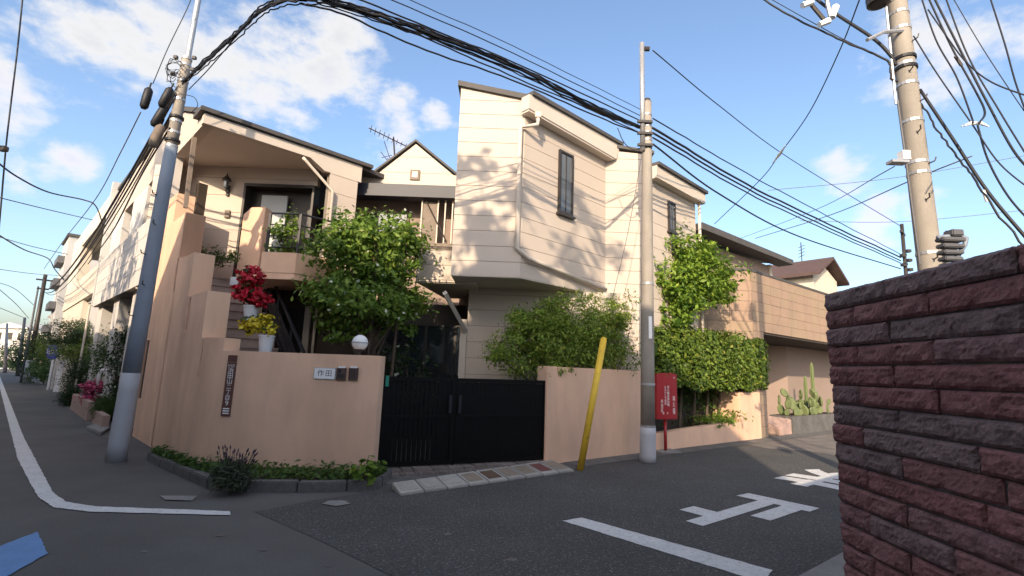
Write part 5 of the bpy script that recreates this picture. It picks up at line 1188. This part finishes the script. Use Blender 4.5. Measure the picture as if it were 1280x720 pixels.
MB().slab([FL.P(-20.3, 0, -.1)[:2], FL.P(-11.7, 0, -.1)[:2], FL.P(-11.7, 0, -1.6)[:2], FL.P(-20.3, 0, -1.6)[:2]], 3.6, 3.75).build('balcony_floor', 'apt_tile', AP)
MB().rect(FL, -24.6, -16.2, 0, 3.748, .05, -.2).build('wall', 'apt_cream', AP); MB().rect(FL, -16.2, -11.7, 0, 3.748, -.15, -.4).build('wall', 'apt_tile', AP)
for k in range(3):
    wn = MB().rect(FL, -19.6 + k * 2.5, -18.0 + k * 2.5, 3.8, 6.1, -1.55, -1.598).build('window', 'glass_dark', AP); MB().rect(FL, -18.84 + k * 2.5, -18.76 + k * 2.5, 3.8, 6.1, -1.52, -1.549).build('window_frame', 'steel', wn)
for s_ in (-11.66,): MB().tube([FL.P(s_, 0, .24), FL.P(s_, 3.2, .24)], .03, 8).build('downpipe', 'trim_cream', AP)
TW = empty('stair_tower', FL.P(-29), 'narrow grey building edge beyond the cream apartment', 'building'); MB().rect(FL, -31, -27.5, 0, 8.2, .2, -3).build('wall', 'apt_tile', TW); MB().rect(FL, -31.1, -27.4, 8.2, 8.35, .3, -3.1).build('roof', 'roof_dark', TW)
mb = MB()
for k in range(5): mb.rect(FL, -30.6, -27.9, 1.5 + k * 1.3, 1.9 + k * 1.3, .21, .5)
mb.build('balcony_rails', 'cable_grey', TW)
# low white walls, blue sign
WG = empty('white_wall', D(73, 488, 21.7), 'low white gate wall on the left street', 'wall'); Fg = Face((float(D(66, 489, 21.7)[0]), 21.7), 90)
MB().rect(Fg, 0, float(D(82, 489, 21.7)[0] - D(66, 489, 21.7)[0]), 0, Fg.px(72, 451)[1], -.25, 0).build('panel', 'white_paint', WG)
Fg2 = Face((float(D(58, 486, 23)[0]), 23.0), 90); MB().rect(Fg2, 0, .2, 0, 1.55, -.2, 0).build('gate_post', 'white_paint', WG)
MB().rect(FL, -21, -17.5, 0, 1.3, -.3, -.5).build('side_wall', 'white_paint', WG)
c_ = D(66, 440, 21); BS = empty('blue_sign', D(66, 480, 21), 'blue sign with white print above the low white gate wall', 'sign'); Fb = Face((float(c_[0]), 21.0), 105)
pts = [(.42 * math.cos(t), float(c_[2]) + .3 * math.sin(t)) for t in np.linspace(0, 2 * math.pi, 17)[:-1]]; MB().prism(Fb, pts, -.04, 0).build('panel', 'blue_sign', BS); text('駐車場', .24, Fb.mat(0, float(c_[2]), .004), 'white_print', BS); MB().tube([Fb.P(.1, 0, -.06), Fb.P(.1, float(c_[2]), -.06)], .03, 6).build('post', 'steel', BS)
# tubular barriers and planter
for lb, x0, x1 in (('nearer white tubular barrier hoop beside the left pole', 134, 141), ('farther white tubular barrier hoop near the pink azalea', 118, 129)):
    Y = 13.0 if x0 > 130 else 13.6; yt = 463 if x0 > 130 else 462; a, b = D(x0, yt + 42, Y), D(x1, yt + 42, Y); a[2] = b[2] = 0; zt_ = D(x0, yt, Y)[2]
    e_ = empty('barrier_hoop', (a + b) / 2, lb, 'barrier', 'white barrier hoops'); up_ = np.array([0, 0, 1]); MB().tube([a, a + up_ * (zt_ - .12), a * .75 + b * .25 + up_ * zt_, a * .25 + b * .75 + up_ * zt_, b + up_ * (zt_ - .12), b], .04, 8).build('tube', 'white_paint', e_, smooth=True); MB().tube([a + up_ * .55, b + up_ * .55], .03, 8).build('cross_bar', 'white_paint', e_, smooth=True)
PP = empty('street_planter', FL.P(-8, 0, .2), 'low pink planter edging beside the left street', 'planter'); MB().rect(FL, -10.3, -6.6, 0, .45, .28, .4).build('front', 'pink_concrete', PP, bevel=.01); MB().rect(FL, -10.2, -6.6, 0, .38, .0, .278).build('soil', 'soil', PP); MB().rect(FL, -6.1, -4.6, 0, .3, .22, .34).build('end', 'pink_concrete', PP)
def bush(name, label, cat, blobs, n, size, m, seed, asp=.5, upb=.5, flowers=None, group=None, root=None, stem=True):
    c = blobs[0][0]; root = root if root is not None else (c[0], c[1], 0); e_ = empty(name, root, label, cat, group); n *= 3; size *= .58; P_, Q_, K_ = cloud(blobs, n, seed, .24, n / 60, .3); leaves('foliage', P_, Q_, size, m, e_, seed, asp, upb)
    if flowers: i = rgn.choice(len(P_), flowers[1]); leaves('flowers', P_[i] + Q_[i] * size * .4, Q_[i], flowers[2], flowers[0], e_, seed + 3, .85, kind='stuff')
    if stem: branches(root, (root[0], root[1], max(.15, c[2] * .6)), K_, .03, e_, seed, 14, 'stem')
    return e_
bush('azalea', 'pink flowering azalea in the low planter on the left street', 'shrub', [(D(117, 490, 13.6), (.3, .28, .25))], 500, .07, 'leaf_dark', 91, flowers=('petal_pink', 1500, .06))
bush('round_shrub', 'clipped round dark shrub close behind the left pole', 'shrub', [(D(134, 510, 12.2), (.27, .27, .3))], 2200, .06, 'leaf_mid', 92)
bush('round_shrub', 'clipped round dark shrub beside the white gate wall', 'shrub', [(D(88, 495, 16), (.32, .3, .34))], 1500, .07, 'leaf_dark', 93)
bush('green_bush', 'bright green bush behind the barrier hoops', 'shrub', [(D(140, 440, 14.2), (.4, .4, .7)), (D(133, 462, 14.2), (.35, .4, .5))], 1600, .1, 'leaf_mid', 94)
bush('white_flower_bush', 'tall dark bush dotted with white flowers beside the left pole', 'shrub', [(D(152, 440, 12.6), (.38, .3, .62)), (D(152, 475, 12.4), (.35, .3, .45))], 1500, .09, 'leaf_dark', 95, flowers=('petal_white', 110, .08))
bush('dark_pine', 'dark spreading tree in front of the cream apartment', 'tree', [(D(103, 412, 19), (1.0, .8, .4)), (D(95, 422, 18.5), (.8, .8, .35)), (D(116, 420, 18), (.7, .7, .45))], 2600, .16, 'leaf_dark', 96, asp=.25)
bush('leafy_hedge', 'yellow-green hedge above the white wall down the left street', 'hedge', [(D(97, 437, 19.5), (1.2, .6, .5)), (D(80, 434, 24), (1.2, .7, .6)), (D(112, 440, 17.5), (.8, .6, .5))], 3000, .12, 'leaf_hedge', 97)
bush('dark_bush', 'dark bush low behind the barrier and round shrubs', 'shrub', [(D(116, 460, 16.2), (.6, .5, .55)), (D(106, 472, 16.6), (.35, .4, .4))], 1500, .1, 'leaf_dark', 98)
bush('grey_bush', 'pale grey-green bush beside the white gate wall', 'shrub', [(D(92, 475, 18.5), (.45, .4, .5))], 700, .09, 'leaf_grey', 99)
bush('street_tree', 'green tree at the foot of the dark far pole', 'tree', [(D(60, 450, 27), (.9, .9, .9)), (D(54, 465, 26), (.7, .7, .6)), (D(62, 430, 30), (1.1, 1, .9))], 2200, .16, 'leaf_mid', 100)
bush('street_tree', 'dark green tree farther down the left street', 'tree', [(D(45, 445, 36), (1.3, 1, 1.3)), (D(52, 425, 40), (1.4, 1, 1.2))], 1800, .22, 'leaf_dark', 101)
bush('street_tree', 'most distant dark tree at the end of the left street', 'tree', [(D(18, 445, 55), (1.8, 1.5, 1.7)), (D(28, 455, 48), (1.4, 1.2, 1.2)), (D(8, 458, 58), (1.6, 1.4, 1.2))], 1800, .3, 'leaf_dark', 102)
# distant houses
def box_house(name, label, px0, px1, ytop, Y, m, roofm, depth=8, rz=0, win=2, over=.4):
    a, b = D(px0, 465, Y), D(px1, 465, Y); h = D((px0 + px1) / 2, ytop, Y)[2]; F = Face((float(a[0]), Y), 90 + rz); W_ = float(np.hypot(b[0] - a[0], 0)); e_ = empty(name, F.P(W_ / 2), label, 'house')
    MB().rect(F, 0, W_, 0, h, -depth, 0).build('wall', m, e_); MB().prism(F, [(-over, h), (W_ + over, h), (W_ + over - .1, h + .2), (W_ / 2, h + .16 * W_ + .1), (-over + .1, h + .2)], -depth - over, over).build('roof', roofm, e_)
    for k in range(win):
        for z_ in (1.2, 3.9):
            if z_ + 1.2 < h: g2 = MB().rect(F, W_ * (k + .25) / win, W_ * (k + .75) / win, z_, z_ + 1.2, .0, .04).build('window', 'glass_dark', e_); MB().rect(F, W_ * (k + .25) / win - .06, W_ * (k + .75) / win + .06, z_ - .1, z_ - .003, 0, .1).build('sill', 'steel', g2)
    return e_
box_house('far_house', 'beige house with brown roof beyond the far pole', 57, 86, 398, 44, 'apt_cream', 'wood_weathered', rz=6)
box_house('far_house', 'pale block at the end of the left street', 22, 52, 418, 75, 'apt_cream', 'apt_tile')
box_house('far_house', 'white house at the left edge of the far street', -18, 24, 410, 85, 'siding_pale', 'apt_tile', win=3)
box_house('far_house', 'low pale house closing the far left street', -60, -10, 425, 95, 'siding_pale', 'roof_dark', win=3)
MB().box(D(7, 470, 52), (1.5, 3, 1.6), rz=.7).build('parked_van', 'white_paint', label='tiny white van parked at the end of the left street', cat='van', bevel=.15)

# ================================================================== NEIGHBOURS BEHIND US (they shade the crossing)
def back_house(label, s0, s1, d0, d1, h, m='apt_cream'):
    F = FL; e_ = empty('street_house', F.P((s0 + s1) / 2, 0, (d0 + d1) / 2), label, 'house'); MB().rect(F, s0, s1, 0, h - .9, d0, d1).build('wall', m, e_)
    mid = (d0 + d1) / 2; MB().slab([F.P(s0 - .4, 0, d0 - .4)[:2], F.P(s1 + .4, 0, d0 - .4)[:2], F.P(s1 + .4, 0, d1 + .4)[:2], F.P(s0 - .4, 0, d1 + .4)[:2]], h - .9, h - .72).build('eaves', 'roof_dark', e_)
    v = [F.P(s0 - .4, h - .72, d0 - .4), F.P(s1 + .4, h - .72, d0 - .4), F.P(s1 + .4, h - .72, d1 + .4), F.P(s0 - .4, h - .72, d1 + .4), F.P(s0 + 1.2, h, mid), F.P(s1 - 1.2, h, mid)]
    MB().add(v, [(0, 1, 5, 4), (1, 2, 5), (2, 3, 4, 5), (3, 0, 4), (0, 3, 2, 1)]).build('roof', 'roof_dark', e_)
    Fv = Face(F.P(s1, 0, d0)[:2], F.az + 180)
    for k in range(max(1, int((s1 - s0) / 2.6))):
        for z_ in (.9, 3.6):
            if z_ + 1.4 < h - 1: w_ = MB().rect(Fv, .6 + k * 2.6, 2.1 + k * 2.6, z_, z_ + 1.3, .0, .05).build('window', 'glass_dark', e_); MB().rect(Fv, .5 + k * 2.6, 2.2 + k * 2.6, z_ - .08, z_ - .003, 0, .12).build('sill', 'steel', w_)
    return e_
back_house('cream house across the street behind the viewer', 3.2, 9.2, 6.8, 15, 8.9)
back_house('tall pale house behind the viewer on the right', 9.8, 15.2, 6.8, 15, 10.5, 'siding_pale')
back_house('lower cream house behind the viewer, farther right', 16, 26, 6.8, 15, 7.4, 'siding_pale')
back_house('beige house across the left street', -9.5, 2.4, 6.8, 14, 6.5)
back_house('low cream house across the left street, farther along', -24, -10.2, 6.8, 14, 6.6)
back_house('grey house across the far left street', -44, -24.8, 6.8, 14, 6.6, 'apt_tile')
def back_tree(label, s_, d_, zc, rad, n, seed, size=.16):
    c = FL.P(s_, zc, d_); e_ = empty('street_tree', FL.P(s_, 0, d_), label, 'tree'); rg_ = np.random.default_rng(seed)
    bl = [(np.array(c) + rg_.normal(size=3) * rad * .5, (rad * .6, rad * .6, rad * .5)) for _ in range(6)]; P_, Q_, K_ = cloud(bl, n, seed, .22, n / 40); leaves('crown', P_, Q_, size, 'leaf_mid', e_, seed, .5); branches(FL.P(s_, 0, d_), FL.P(s_, zc - rad * .3, d_), K_, .14, e_, seed, 40)
back_tree('tall loose tree behind the viewer', 9.7, 6.0, 9.5, 1.75, 1100, 201, .3)
back_tree('slender tree across the left street', -3.4, 6.2, 7.4, 1.7, 1300, 203, .26)
